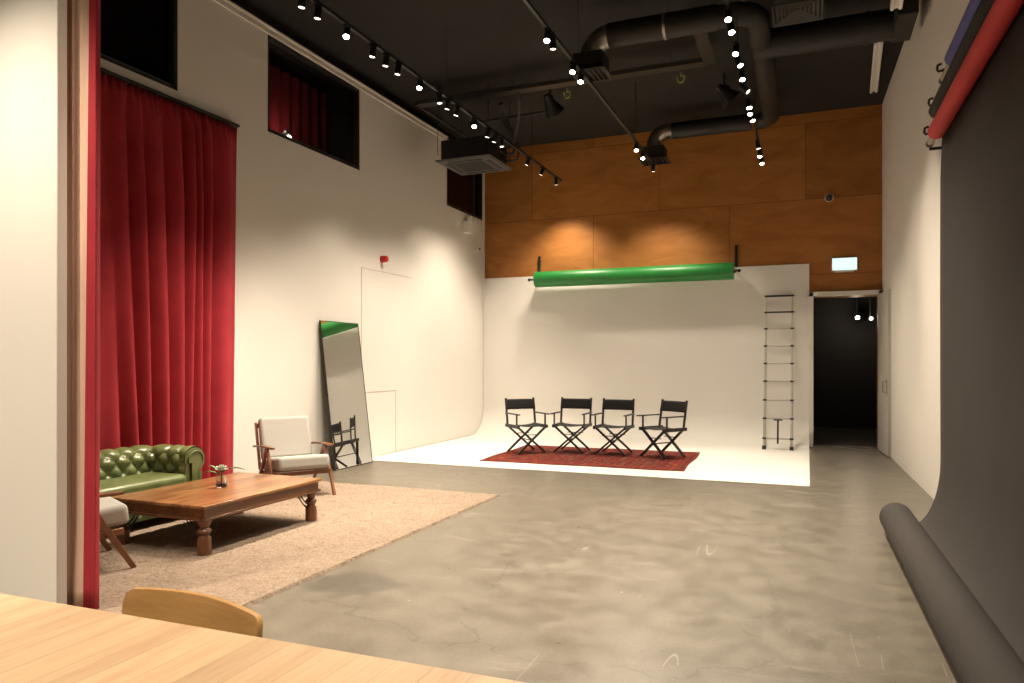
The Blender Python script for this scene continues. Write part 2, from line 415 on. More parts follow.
# trims
struct(MB().box((XL + .01, 5.2, ZW + .010), (.06, 13.2, .02)).box((XL + .005, 5.2, ZW - .05), (.03, 13.2, .035)).build('trim_1', 'white_trim', smooth=False))
struct(MB().box((XL + .018, YB - .05, 3.9), (.036, .05, 2.9)).build('trim_2', 'white_trim', smooth=False))
def panel_lines(name, y0, y1, z0, z1, sides):
    b = MB(); w = .008
    if 't' in sides: b.box((XL + .002, (y0 + y1) / 2, z1), (.006, y1 - y0, w))
    if 'b' in sides: b.box((XL + .002, (y0 + y1) / 2, z0), (.006, y1 - y0, w))
    if 'l' in sides: b.box((XL + .002, y0, (z0 + z1) / 2), (.006, w, z1 - z0))
    if 'r' in sides: b.box((XL + .002, y1, (z0 + z1) / 2), (.006, w, z1 - z0))
    struct(b.build(name, 'joint', smooth=False))
plain('joint', (.52, .47, .40), .7)
panel_lines('trim_3', 9.09, 10.55, 1.0, 2.82, 'tl')
panel_lines('trim_4', 9.09, 10.05, .02, .985, 'tr')
# dark joint along the base of the left wall beside the cove
struct(MB().box((XL + .006, 11.2, .010), (.012, 3.2, .016)).build('baseboard_left', 'joint', smooth=False))

# windows
for i, (a, c, d, e) in enumerate(WIN):
    w = sempty('window_%d' % (i + 1))
    f = MB(); t_ = .045
    xm = XL - .105
    f.box((xm, a + t_ / 2, (d + e) / 2), (.19, t_, e - d)).box((xm, c - t_ / 2, (d + e) / 2), (.19, t_, e - d))
    f.box((xm, (a + c) / 2, d + t_ / 2), (.19, c - a, t_)).box((xm, (a + c) / 2, e - t_ / 2), (.19, c - a, t_))
    f.build('window_frame', 'black_metal', w, smooth=False)
    f = MB().grid(lambda u, v: (XL - .08, a + .04 + (c - a - .08) * u, d + .04 + (e - d - .08) * v), 1, 1); pane = f.build('window_pane', 'dark_glass', w, smooth=False)
    if pane.data.polygons[0].normal.x < 0: pane.data.flip_normals()
    f = MB(); f.box((XL - .03, a + t_ + .006, (d + e) / 2), (.02, .010, e - d - .12)).box((XL - .03, (a + c) / 2, d + t_ + .005), (.02, c - a - .12, .008)); f.build('window_bead', 'steel', w, smooth=False)  # steel strips added to give the silvery highlights along the frame
    if i == 1:
        g = MB().grid(lambda u, v: (XL - .62 + .03 * math.sin(u * 40), a + .66 + 1.33 * u, 3.9 + 1.53 * v), 60, 4); g.build('window_drape', 'velvet', w, angle=80)  # added red cloth standing in for the reddish reflection in the glass
    # dark room behind
    r = MB(); D = 1.6
    xa, xb = XL - .2, XL - .2 - D
    for bx in (((xb, (a + c) / 2, 4.8), (.04, c - a + .2, 1.9)), (((xa + xb) / 2, a - .1, 4.8), (D, .04, 1.9)), (((xa + xb) / 2, c + .1, 4.8), (D, .04, 1.9)),
               (((xa + xb) / 2, (a + c) / 2, 3.85), (D, c - a + .2, .04)), (((xa + xb) / 2, (a + c) / 2, 5.75), (D, c - a + .2, .04))): r.box(*bx)
    r.build('window_recess', 'dark_interior', w, smooth=False)

# door: frame, leaf opened flat towards the right wall, dark room beyond
d1 = sempty('door_1')
f = MB()
f.box((DX0 - .035, YB - .01, DZ / 2 + .04), (.07, .28, DZ + .08)).box((DX1 + .035, YB - .01, DZ / 2 + .04), (.07, .28, DZ + .08))
f.box(((DX0 + DX1) / 2, YB - .01, DZ + .045), (DX1 - DX0 + .14, .28, .075))
f.build('door_frame', 'white_trim', d1, bevel=.004)
ang = R(-86.5)
hx, hy = DX1 + .01, YB - .17
L = 1.0
def leafp(u, n, z): return (hx + u * math.sin(R(3.2)) + n * math.cos(R(3.2)), hy - u * math.cos(R(3.2)) + n * math.sin(R(3.2)), z)
lf = MB(); vs = [leafp(u, n, z) for z in (.012, DZ) for (u, n) in ((0, -.025), (L, -.025), (L, .025), (0, .025))]
lf.add(vs, [(3, 2, 1, 0), (4, 5, 6, 7), (0, 1, 5, 4), (1, 2, 6, 5), (2, 3, 7, 6), (3, 0, 4, 7)])
leaf = lf.build('door_leaf', 'door_paint', d1, bevel=.004)
h = MB(); p = leafp(.93, -.03, 1.06)
h.box((p[0], p[1], p[2]), (.012, .07, .24)); q1 = leafp(.93, -.085, .98); q2 = leafp(.93, -.085, 1.14)
h.tube([leafp(.93, -.03, .98), q1, q2, leafp(.93, -.03, 1.14)], .011, 8)
h.build('door_handle', 'steel', leaf)
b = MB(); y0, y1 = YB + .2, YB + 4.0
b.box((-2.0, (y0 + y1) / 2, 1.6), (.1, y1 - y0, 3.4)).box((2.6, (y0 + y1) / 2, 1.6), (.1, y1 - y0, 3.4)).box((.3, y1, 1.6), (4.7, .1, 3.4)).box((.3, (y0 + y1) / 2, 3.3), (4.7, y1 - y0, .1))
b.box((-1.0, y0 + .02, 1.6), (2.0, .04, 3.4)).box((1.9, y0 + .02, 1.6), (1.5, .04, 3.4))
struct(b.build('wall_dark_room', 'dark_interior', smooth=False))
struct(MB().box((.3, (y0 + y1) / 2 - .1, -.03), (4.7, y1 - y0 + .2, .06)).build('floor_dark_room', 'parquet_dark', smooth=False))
struct(MB().box(((DX0 + DX1) / 2, YB + .1, .006), (DX1 - DX0, .2, .012)).build('trim_5', 'steel', smooth=False))
# cyclorama: back wall, cove and floor in one sweep
CX0, CX1, CY0 = XL + .01, .018, 9.10
r_ = .55; yb = YB - .04
prof = [(CY0, .006)]
prof += [(yb - r_, .006)] + [(yb - r_ + r_ * math.sin(a), .006 + r_ - r_ * math.cos(a)) for a in [PI / 2 * i / 20 for i in range(1, 21)]] + [(yb, 3.105), (YB - .002, 3.105), (YB - .002, .0005), (CY0, .0005)]
struct(MB().prism(prof, CX0, CX1, lambda p, x: (x, p[0], p[1])).build('wall_cyclorama', 'cyc_white', angle=30))

# ------------------------------------------------------------------ curtains
# lounge curtain along the left wall
cy0, cy1, cz1 = 3.2, 6.53, 4.10
cur = thing('curtain', 'full length dark red velvet curtain hanging in folds behind the green sofa', 'curtain', (XL, 4.8, 0))
MB().box((.05, (cy0 + cy1) / 2 - 4.8, cz1 + .02), (.05, cy1 - cy0 + .02, .030)).build('curtain_rail', 'black_metal', cur, bevel=.004)
rnd = random.Random(3)
def cfold(y, z):
    k = 1 - z / cz1
    ph = y / .235 + .55 * math.sin(y * 3.1 + 1.0) + .30 * math.sin(y * 7.3 + .5) + k * (.55 * math.sin(y * 2.3) - .35)
    f = abs(math.sin(PI * ph)) ** 1.05
    amp = .115 + .035 * math.sin(y * 4.7 + 2 * k)
    h = min(1, max(0, (z - cz1 + .22) / .22))
    pl = .016 * math.sin(2 * PI * y / .07)
    return amp * f * (.55 + .45 * min(1, (cz1 - z) / 1.0)) * (1 - .75 * h) + pl * h + .012 * math.sin(y * 23 + 3 * k)
def cfn(u, v):
    z = .015 + (cz1 - .015) * v
    y = cy0 + (cy1 - cy0 - .09 * (1 - v) ** .8) * u
    return (.040 + cfold(y, z) * (1 - .6 * max(0, (u - .985) / .015)), y - 4.8, z)
o = MB().grid(cfn, 420, 40).build('curtain_cloth', 'velvet', cur, angle=120)
md = o.modifiers.new('thick', 'SOLIDIFY'); md.thickness = .004

# divider curtain drawn back at the end of the near partition
div = thing('divider_curtain', 'tall drawn back curtain with pinkish lining and red edge beside near white wall', 'curtain', (-3.98, 3.03, 0))
ZT = 5.2
def lin(u, v):
    z = .02 + (ZT - .02) * v
    x = -4.19 + (.330 + .068 * v) * u
    y = 2.98 + .003 * math.sin(u * 11 + 1.5) + .008 * math.sin(u * 21 + v * 2) - .05 * math.exp(-((v - .02) / .05) ** 2) * math.sin(PI * u) * .4
    return (x + 3.98, y - 3.03, z)
o = MB().grid(lin, 40, 50).build('lining', 'lining', div, angle=80)
md = o.modifiers.new('thick', 'SOLIDIFY'); md.thickness = .004
def redf(u, v):
    z = .015 + (ZT - .015) * v
    w = .072 * (1 - v) ** .7 + .018
    x = -3.864 + .074 * v + w * u
    y = 2.97 + .015 * math.sin(u * PI) * (1 - v)
    return (x + 3.98, y - 3.03, z)
b = MB().grid(redf, 10, 40)
def redback(u, v):
    z = .015 + (ZT - .015) * v
    p = redf(1, v)
    x0, x1 = p[0], -.22
    return (x0 + (x1 - x0) * u, p[1] + .055 * min(1, u / .09) + .012 * math.sin(u * 14 + v), z)
b.grid(redback, 40, 40)
o = b.build('curtain_cloth', 'velvet', div, angle=80)
md = o.modifiers.new('thick', 'SOLIDIFY'); md.thickness = .004
MB().tube([(-.3, .03, ZT + .01), (.35, .03, ZT + .01)], .02, 10).build('curtain_rail', 'black_metal', div)

# ------------------------------------------------------------------ rugs
def shag_rug():
    x0, x1, y0, y1 = -5.80, -3.06, 2.925, 7.22
    cx, cy = (x0 + x1) / 2, (y0 + y1) / 2
    rn = random.Random(11)
    b = MB()
    W, Hh = x1 - x0, y1 - y0
    nu, nv = 210, 330
    hs = {}
    def top(u, v):
        i, j = round(u * nu), round(v * nv)
        edge = i in (0, nu) or j in (0, nv)
        return (-W / 2 + W * u + (0 if edge else rn.uniform(-.005, .005)), -Hh / 2 + Hh * v + (0 if edge else rn.uniform(-.005, .005)), .001 if edge else .019 + rn.uniform(-.0022, .0022) + .003 * math.sin(u * 61 + 3 * math.sin(v * 40)) * math.sin(v * 83 + 2 * math.sin(u * 37)))
    b.grid(top, nu, nv)
    vs = []; fs = []
    n = 16000
    for i in range(n):
        x = rn.uniform(-W / 2, W / 2); y = rn.uniform(-Hh / 2, Hh / 2)
        if x < -1.0 and rn.random() < .7: continue
        hgt = rn.uniform(.003, .008) * (.75 + .35 * math.sin(x * 37 + 2 * math.sin(y * 11)) * math.sin(y * 31 + x * 5))
        a = rn.uniform(0, 2 * PI); wd = rn.uniform(.0018, .0036)
        tx, ty = rn.uniform(-.007, .007), rn.uniform(-.007, .007)
        k = len(vs); z0 = .017
        vs += [(x - wd * math.cos(a), y - wd * math.sin(a), z0), (x + wd * math.cos(a), y + wd * math.sin(a), z0),
               (x + tx + wd * .6 * math.cos(a), y + ty + wd * .6 * math.sin(a), z0 + hgt), (x + tx - wd * .6 * math.cos(a), y + ty - wd * .6 * math.sin(a), z0 + hgt)]
        fs.append((k, k + 1, k + 2, k + 3))
    b.add(vs, fs)
    me = bpy.data.meshes.new('shag_rug'); me.from_pydata(b.v, [], b.f); me.materials.append(M['shag'])
    o = bpy.data.objects.new('shag_rug', me); COL.objects.link(o); o.location = (cx, cy, 0)
    tag(o, 'large beige shag rug on the concrete under the low wooden coffee table', 'rug')
shag_rug()
RZ = .026   # height where furniture sits in the pile

def persian_rug():
    b = MB()
    def top(u, v):
        x = -1.45 + 2.9 * u; y = -1.03 + 2.06 * v
        y += .012 * math.sin(x * 5); x += .012 * math.sin(y * 4)
        return (x, y, .010 + .0015 * math.sin(x * 9) * math.sin(y * 7))
    b.grid(top, 60, 40)
    n0 = len(b.v)
    b.grid(lambda u, v: (top(u, v)[0], top(u, v)[1], .001), 60, 40)
    for u in (0, 1): b.grid(lambda a, c, u=u: (top(u, c)[0], top(u, c)[1], .001 + .009 * a), 1, 40)
    for v in (0, 1): b.grid(lambda a, c, v=v: (top(c, v)[0], top(c, v)[1], .001 + .009 * a), 1, 60)
    o = b.build('persian_rug', 'persian', loc=(-2.985, 10.68, .006), angle=50)
    o.rotation_euler = (0, 0, R(1.5))
    tag(o, 'red patterned oriental rug on the white studio floor under four folding chairs', 'rug')
persian_rug()

# ------------------------------------------------------------------ sofa
def sofa():
    y0, y1 = 3.60, 5.215; xb, xf = -5.83, -5.21
    S = thing('chesterfield_sofa', 'green buttoned leather chesterfield sofa in front of the red curtain', 'sofa', (xb, (y0 + y1) / 2, RZ))
    Lh = (y1 - y0) / 2; D = xf - xb
    T = .20                       # arm / back thickness
    sz, rc, rr = .34, .10, .115   # seat base, roll centre offset, roll radius
    zc = .518
    # profile as list of (o, z)
    P = [(0.0, sz - .06)] + [(-.012 * math.sin(PI * i / 6) , sz - .06 + (zc - sz + .06) * i / 6) for i in range(1, 6)]
    P += [(rc - rr * math.cos(a), zc + rr * math.sin(a)) for a in [R(240) * i / 22 for i in range(23)]]
    Ls = [0]
    for i in range(1, len(P)): Ls.append(Ls[-1] + math.dist(P[i], P[i - 1]))
    Lt = Ls[-1]
    def prof(l):
        for i in range(1, len(P)):
            if l <= Ls[i] + 1e-9:
                k = (l - Ls[i - 1]) / (Ls[i] - Ls[i - 1]); a, c = P[i - 1], P[i]
                d = Vector((c[0] - a[0], c[1] - a[1])).normalized()
                return (a[0] + (c[0] - a[0]) * k, a[1] + (c[1] - a[1]) * k, -d.y, d.x)
        return (*P[-1], 0, -1)
    # plan path (inner line): from near arm front, along, back, far arm front
    ci = .10; xi = T; yi = Lh - T
    path = []
    na = 26; nb = 52; nc = 10
    for i in range(na): path.append((D - (D - xi - ci) * i / na, -yi, 0, -1))
    for i in range(nc + 1):
        a = PI / 2 * i / nc; path.append((xi + ci - ci * math.sin(a), -yi + ci - ci * math.cos(a), -math.sin(a), -math.cos(a)))
    for i in range(1, nb): path.append((xi, -yi + ci + (2 * yi - 2 * ci) * i / nb, -1, 0))
    for i in range(nc + 1):
        a = PI / 2 * i / nc; path.append((xi + ci - ci * math.cos(a), yi - ci + ci * math.sin(a), -math.cos(a), math.sin(a)))
    for i in range(1, na + 1): path.append((xi + ci + (D - xi - ci) * i / na, yi, 0, 1))
    s = [0]
    for i in range(1, len(path)): s.append(s[-1] + math.hypot(path[i][0] - path[i - 1][0], path[i][1] - path[i - 1][1]) + (.006 if path[i][2] and path[i][3] else 0))
    mid = s[-1] / 2
    A, B = .155, .165
    lastrow = .33
    NL = 60
    def tuft(si, l):
        u = (si - mid) / A; w = (l - lastrow) / B
        if w < 0: h = (abs(math.sin(PI * (u + w) / 1)) * abs(math.sin(PI * (u - w) / 1))) ** .42
        else:
            h = abs(math.sin(PI * u)) ** .45
            fade = min(1, w / 1.6); h = h * (1 - fade) + .8 * fade
        e = min(1, (Lt - l) / .05)
        return .050 * (h - .62) * e
    def part(i0, i1, name, extra=None):
        b = MB(); rows = []
        for i in range(i0, i1 + 1):
            x, y, nx, ny = path[i]
            for j in range(NL + 1):
                l = Lt * j / NL; o, z, no, nz = prof(l); h = tuft(s[i], l)
                o2 = o + no * h; z2 = z + nz * h
                rows.append((x + nx * o2, y + ny * o2, z2))
        w = NL + 1
        b.add(rows, [(i * w + j, (i + 1) * w + j, (i + 1) * w + j + 1, i * w + j + 1) for i in range(i1 - i0) for j in range(NL)])
        # outer panel
        oe = P[-1]
        out = []
        for i in range(i0, i1 + 1):
            x, y, nx, ny = path[i]
            for (o, z) in ((oe[0], oe[1] + .01), (T - .015, .40), (T - .015, .07)): out.append((x + nx * o, y + ny * o, z))
        b.add(out, [(i * 3 + j, (i + 1) * 3 + j, (i + 1) * 3 + j + 1, i * 3 + j + 1) for i in range(i1 - i0) for j in range(2)])
        # buttons
        for k in range(-12, 13):
            for r_i in range(0, 3):
                l = lastrow - r_i * B / 2
                if l < .05: continue
                si = mid + (k + (.5 if r_i % 2 else 0)) * A
                if not (s[i0] <= si <= s[i1]): continue
                for i in range(i0, i1):
                    if s[i] <= si <= s[i + 1]:
                        x, y, nx, ny = path[i]; o, z, no, nz = prof(l); h = -.014
                        b.sphere((x + nx * (o + no * h), y + ny * (o + no * h), z + nz * h), .011, 5)
        if extra: extra(b)
        return b.build(name, 'leather', S, angle=70)
    ic1 = na + nc // 2; ic2 = na + nc + nb + nc // 2 - 0
    def front(sign):
        def f(b):
            poly = [(0.0, .07)] + [(o, z) for o, z in P] + [(T - .015, .40), (T - .015, .07)]
            b.prism(poly, D - .004, D + .006, lambda p, x: (x, sign * (yi + p[0]), p[1]))
        return f
    part(ic1, ic2, 'backrest')
    for sgn, i0, i1 in ((-1, 0, ic1), (1, ic2, len(path) - 1)):
        a = part(i0, i1, 'arm', front(sgn))
        # piped front facing
        b = MB()
        pts = [(rc - .045, .12), (rc - .045, zc - .02)] + [(rc - .085 * math.cos(t_), zc + .085 * math.sin(t_)) for t_ in [R(-10) + R(215) * i / 18 for i in range(19)]] + [(rc + .04, zc - .08), (rc + .04, .12)]
        b.prism(pts, D + .004, D + .018, lambda p, x: (x, sgn * (yi + p[0]), p[1]))
        b.tube([(D + .02, sgn * (yi + p[0]), p[1]) for p in pts], .007, 8)
        b.build('arm_facing', 'leather', a, angle=50)
    # seat cushion
    MB().box(((T + D) / 2 + .02, 0, .335), (D - T + .03, 2 * yi - .01, .15)).build('seat_cushion', 'leather', S, bevel=.045, seg=5, angle=80)
    # base with buttoned front
    b = MB(); b.box(((D + .05) / 2, 0, .17), (D - .08, 2 * Lh - .06, .20))
    def fr(u, v):
        y = -Lh + .03 + (2 * Lh - .06) * u; z = .065 + .205 * v
        w_ = (z - .165) / .12; uu = y / .12
        h = (abs(math.sin(PI * (uu + w_))) * abs(math.sin(PI * (uu - w_)))) ** .45
        return (D - .035 + .034 * h * min(1, min(v, 1 - v) / .12), y, z)
    b.grid(fr, 160, 22)
    b.build('base', 'leather', S, angle=75)
    for x in (.08, D - .1):
        for y in (-Lh + .1, Lh - .1):
            MB().lathe([(.02, 0), (.03, .01), (.034, .04), (.028, .075)], (x, y, -.006), 14).build('foot', 'sheesham_dark', S)
sofa()

# ------------------------------------------------------------------ coffee table
def coffee_table():
    x0, x1, y0, y1, zt = -5.045, -4.075, 4.090, 5.490, .390
    cx, cy = (x0 + x1) / 2, (y0 + y1) / 2
    T = thing('coffee_table', 'low rustic dark wooden coffee table with turned legs on the shag rug', 'table', (cx, cy, RZ - .006))
    W, L = (x1 - x0), (y1 - y0); zt -= RZ - .006
    MB().box((0, 0, zt - .013), (W, L, .026)).build('table_top', 'sheesham', T, bevel=.006)
    b = MB(); z = zt - .026 - .04
    for sx in (-1, 1): b.box((sx * (W / 2 - .035), 0, z), (.024, L - .05, .08))
    for sy in (-1, 1): b.box((0, sy * (L / 2 - .035), z), (W - .05, .024, .08))
    for sx in (-1, 1): b.box((sx * (W / 2 - .026), 0, z - .040), (.036, L - .02, .018))
    for sy in (-1, 1): b.box((0, sy * (L / 2 - .026), z - .040), (W - .02, .036, .018))
    b.build('apron', 'sheesham_apron', T, bevel=.004)
    hb = z - .05
    for sx in (-1, 1):
        for sy in (-1, 1):
            lx, ly = sx * (W / 2 - .068), sy * (L / 2 - .073)
            b = MB()
            k = hb / .235
            b.lathe([(.052, hb + .005), (.050, hb - .02), (.036, hb - .045), (.031, hb - .055), (.045, hb - .066), (.052, hb - .082), (.045, hb - .098), (.033, hb - .108), (.037, hb - .118), (.047, hb - .135), (.051, hb - .160), (.051, 0)][::-1], (lx, ly, 0), 20)
            b.box((lx, ly, hb + .03), (.085, .085, .07))
            leg = b.build('leg', 'sheesham_dark', T, angle=40)
            for ax in (0, 1):
                g = MB()
                for off in (0, .035):
                    pts = []
                    for i in range(9):
                        t_ = i / 8; d = .04 + (.15 - off) * (1 - t_); zz = hb + .012 - (.15 - off) * (1 - (1 - t_) ** 1.7)
                        pts.append((lx - sx * d, ly, zz) if ax == 0 else (lx, ly - sy * d, zz))
                    g.tube(pts, .004, 6)
                g.build('iron_bracket', 'black_metal', T)
    return cx, cy, zt + RZ - .006
ctx, cty, ctz = coffee_table()

def plant():
    P = thing('succulent_plant', 'small grey green succulent in a clear glass jar on the coffee table', 'plant', (-4.56, 4.77, ctz + .001)); P.scale = (1.2, 1.2, 1.2)
    b = MB(); b.lathe([(.034, 0), (.038, .006), (.038, .055), (.033, .068), (.034, .078), (.031, .078), (.030, .067), (.035, .054), (.035, .009), (.0005, .008)], n=24)
    b.build('jar', 'glass', P, angle=50)
    b = MB(); b.lathe([(.0005, .0085), (.0335, .0095), (.0335, .030), (.0005, .033)], n=20); b.build('pebbles', 'pebbles', P)
    b = MB(); b.tube([(0, 0, .03), (.002, 0, .08), (0, .002, .12)], .005, 8); b.build('stem', 'leaf_green', P)
    # rosette
    b = MB(); rn = random.Random(5)
    for ringi, (n, el, ln) in enumerate(((5, 80, .026), (7, 55, .040), (9, 28, .046), (9, 2, .044))):
        for k in range(n):
            az = 2 * PI * (k + .5 * ringi) / n; e = R(el)
            d = Vector((math.cos(az) * math.cos(e), math.sin(az) * math.cos(e), math.sin(e))); side = Vector((-math.sin(az), math.cos(az), 0)); up = side.cross(d)
            base = Vector((0, 0, .118)); 
            pts = []
            for t_, w in ((0, .004), (.4, .010), (.75, .012), (1, .001)):
                c = base + d * ln * t_ - up * .010 * t_ * t_
                pts += [c - side * w, c + up * .003, c + side * w, c - up * .003]
            b.add(pts, [(i * 4 + j, i * 4 + (j + 1) % 4, (i + 1) * 4 + (j + 1) % 4, (i + 1) * 4 + j) for i in range(3) for j in range(4)] + [(12, 13, 14, 15)])
    b.build('rosette', 'leaf_pale', P, angle=60)
    for (dx, dy, h0, h1, ln) in ((.93, .38, .105, .125, .16), (-.86, -.36, .085, .150, .105), (-.93, -.37, .075, .100, .135)):
        b = MB(); pts = []
        side = Vector((-dy, dx, 0))
        for i in range(8):
            t_ = i / 7; w = .012 * math.sin(PI * (.12 + .86 * t_)) + .001
            c = Vector((dx * ln * t_, dy * ln * t_, h0 + (h1 - h0) * t_ + .02 * math.sin(PI * t_)))
            pts += [c - side * w + Vector((0, 0, .4 * w)), c, c + side * w + Vector((0, 0, .4 * w)), c - Vector((0, 0, .003))]
        b.add(pts, [(i * 4 + j, i * 4 + (j + 1) % 4, (i + 1) * 4 + (j + 1) % 4, (i + 1) * 4 + j) for i in range(7) for j in range(4)])
        b.build('leaf', 'leaf_green', P, angle=60)
plant()

# ------------------------------------------------------------------ armchairs (face local -Y)
def armchair(loc, rz, label):
    A = thing('armchair', label, 'armchair', loc, rz, 'armchairs on the shag rug')
    W = .60
    tilt = Matrix.Rotation(R(-7), 3, 'X')
    MB().box((0, -.045, .335), (W - .055, .62, .145), tilt).build('seat_cushion', 'cushion_fabric', A, bevel=.038, seg=4, angle=80)
    th = R(-17)
    bt = Matrix.Rotation(th, 3, 'X')
    MB().box(Vector((0, .285, .40)) + bt @ Vector((0, 0, .178)), (W - .045, .12, .475), bt).build('back_cushion', 'cushion_fabric', A, bevel=.038, seg=4, angle=80)
    f = MB()
    for sx in (-1, 1):
        x = sx * (W / 2 - .015)
        f.bar((x, -.31, .262), (x, .30, .215), .026, .045)             # seat rail
        a = Vector((x, .26, .24)); bt2 = a + bt @ Vector((0, .02, .53))
        f.bar(a + Vector((0, .05, 0)), bt2 + Vector((0, .055, .0)), .026, .040, (0, 1, 0))
    for (y, z) in ((-.30, .255), (.29, .21)): f.bar((-W / 2 + .02, y, z), (W / 2 - .02, y, z), .026, .040)
    f.bar((-W / 2 + .02, .455, .71), (W / 2 - .02, .455, .71), .022, .05)
    for i in range(5):
        xx = -W / 2 + .10 + i * (W - .20) / 4
        f.bar(Vector((xx, .33, .28)), Vector((xx, .455, .71)), .018, .014, (0, 1, 0))
    f.build('frame', 'walnut', A, bevel=.004)
    for sx in (-1, 1):
        x = sx * (W / 2 + .012)
        ap = Vector((x, -.06, .500))
        MB().bar((x, -.37, 0), ap + Vector((0, -.012, 0)), .026, .034, (0, 1, 0), .028, .050).build('leg', 'walnut', A, bevel=.004)
        MB().bar((x, .37, 0), ap + Vector((0, .012, 0)), .026, .034, (0, 1, 0), .028, .050).build('leg', 'walnut', A, bevel=.004)
        pts = []
        r = MB()
        xx = sx * (W / 2 + .015)
        for i in range(9):
            t_ = i / 8; y = -.30 + .74 * t_; z = .530 - .045 * t_ + .012 * math.sin(PI * t_)
            w = .028 - .010 * t_ - (.010 if i == 0 else 0)
            pts += [(xx - w, y, z + .009), (xx + w, y, z + .009), (xx + w * .8, y, z - .013), (xx - w * .8, y, z - .013)]
        r.add(pts, [(i * 4 + j, i * 4 + (j + 1) % 4, (i + 1) * 4 + (j + 1) % 4, (i + 1) * 4 + j) for i in range(8) for j in range(4)] + [(3, 2, 1, 0), (32, 33, 34, 35)])
        r.build('armrest', 'walnut', A, bevel=.003)
    return A
# facing vector f -> rz with local -Y = f : f=(sin rz, -cos rz)
ac1 = armchair((-5.165, 6.47, RZ - .008), math.atan2(.83, .56), 'pale grey cushioned wooden armchair beside the leaning mirror, facing the table')
copy_thing(ac1, (-4.765, 3.51, RZ - .008), math.atan2(.43, -.90), 'pale grey cushioned wooden armchair partly hidden behind the near divider curtain')

# ------------------------------------------------------------------ leaning mirror
def mirror():
    b0 = Vector((-5.775, 8.50, .0)); w = .885; H = 2.005; lean = math.asin((.245) / H)
    Mi = thing('leaning_mirror', 'tall thin black framed mirror leaning on the white left wall', 'mirror', b0)
    # local frame: y along wall, up vector leaning to -x
    up = Vector((-math.sin(lean), 0, math.cos(lean))); n = Vector((math.cos(lean), 0, math.sin(lean)))
    def bx(mb, yc, zc, dy, dz, off, th):
        vs = []
        for o in (off, off + th):
            for sy, sz in ((-1, -1), (1, -1), (1, 1), (-1, 1)):
                vs.append(Vector((0, yc + sy * dy / 2, 0)) + up * (zc + sz * dz / 2) + n * o)
        mb.add(vs, [(3, 2, 1, 0), (4, 5, 6, 7), (0, 1, 5, 4), (1, 2, 6, 5), (2, 3, 7, 6), (3, 0, 4, 7)])
    f = MB(); t_ = .007
    bx(f, 0, t_ / 2 + .003, w, t_, -.014, .020); bx(f, 0, H - t_ / 2, w, t_, -.014, .020)
    bx(f, -w / 2 + t_ / 2, H / 2 + .003, t_, H - .004, -.014, .020); bx(f, w / 2 - t_ / 2, H / 2 + .003, t_, H - .004, -.014, .020)
    f.build('mirror_frame', 'black_metal', Mi, smooth=False)
    g = MB(); bx(g, 0, H / 2, w - 2 * t_, H - 2 * t_, -.006, .008); g.build('mirror_glass', 'mirror_glass', Mi, smooth=False)
    g = MB(); bx(g, 0, H / 2, w - 2 * t_, H - 2 * t_, -.012, .005); g.build('backing_board', 'mirror_back', Mi, smooth=False)
mirror()

# ------------------------------------------------------------------ director chairs (face local -Y)
def director_chair(loc, rz, label):
    C = thing('director_chair', label, 'chair', loc, rz, 'director chairs on the red rug')
    W, D, zs = .50, .40, .415
    for sy in (-1, 1):
        y = sy * D / 2
        MB().bar((-W / 2 + .015, y - .012, .012), (W / 2 - .03, y - .012, zs - .01), .026, .044, (0, 1, 0)).build('leg', 'black_wood', C, bevel=.003)
        MB().bar((W / 2 - .015, y + .012, .012), (-W / 2 + .03, y + .012, zs - .01), .026, .044, (0, 1, 0)).build('leg', 'black_wood', C, bevel=.003)
    b = MB(); b.tube([(0, -D / 2, zs * .5), (0, D / 2, zs * .5)], .008, 8)
    b.tube([(-.13, -D / 2 + .03, .29), (.13, -D / 2 + .03, .29)], .006, 8).tube([(-.13, D / 2 - .03, .29), (.13, D / 2 - .03, .29)], .006, 8)
    b.build('stretcher', 'black_metal', C)
    for sx in (-1, 1): MB().bar((sx * (W / 2 - .01), -D / 2 - .045, zs + .005), (sx * (W / 2 - .01), D / 2 + .045, zs + .005), .036, .05).build('seat_rail', 'black_wood', C, bevel=.004)
    def seat(u, v):
        x = -W / 2 + .01 + (W - .02) * u
        return (x, -D / 2 - .01 + (D + .02) * v, zs + .024 - .022 * math.sin(PI * u))
    o = MB().grid(seat, 14, 6).build('seat', 'canvas_black', C, angle=80); md = o.modifiers.new('t', 'SOLIDIFY'); md.thickness = .004
    for sx in (-1, 1):
        x = sx * (W / 2 - .008)
        MB().bar((x, D / 2 - .02, zs), (x * 1.0, D / 2 + .055, .845), .030, .024, (0, 1, 0)).build('back_post', 'black_wood', C, bevel=.003)
        b = MB(); b.bar((x, -D / 2 + .03, zs + .02), (x, -D / 2 + .03, .605), .020, .026, (0, 1, 0))
        p = b.build('arm_post', 'black_wood', C, bevel=.003)
        MB().box((sx * (W / 2 + .003), -.035, .612), (.046, D + .09, .018)).build('armrest', 'black_wood', C, bevel=.006)
    def back(u, v):
        x = -W / 2 - .008 + (W + .016) * u; z = .665 + .16 * v
        y = D / 2 + .026 + .055 * (z - .64) / .22 + .025 * math.sin(PI * u) - .012
        return (x, y - .008, z)
    o = MB().grid(back, 14, 5).build('backrest', 'canvas_black', C, angle=80); md = o.modifiers.new('t', 'SOLIDIFY'); md.thickness = .006
    return C
RUGZ = .018
dc = director_chair((-4.09, 10.70, RUGZ), R(46), 'black folding canvas director chair at the left end of the row')
copy_thing(dc, (-3.45, 11.05, RUGZ), R(1), 'black folding canvas director chair second from the left in the row')
copy_thing(dc, (-2.77, 11.02, RUGZ), R(-3), 'black folding canvas director chair third from the left in the row')
copy_thing(dc, (-2.01, 10.96, RUGZ), R(-33), 'black folding canvas director chair at the right end beside the ladder')

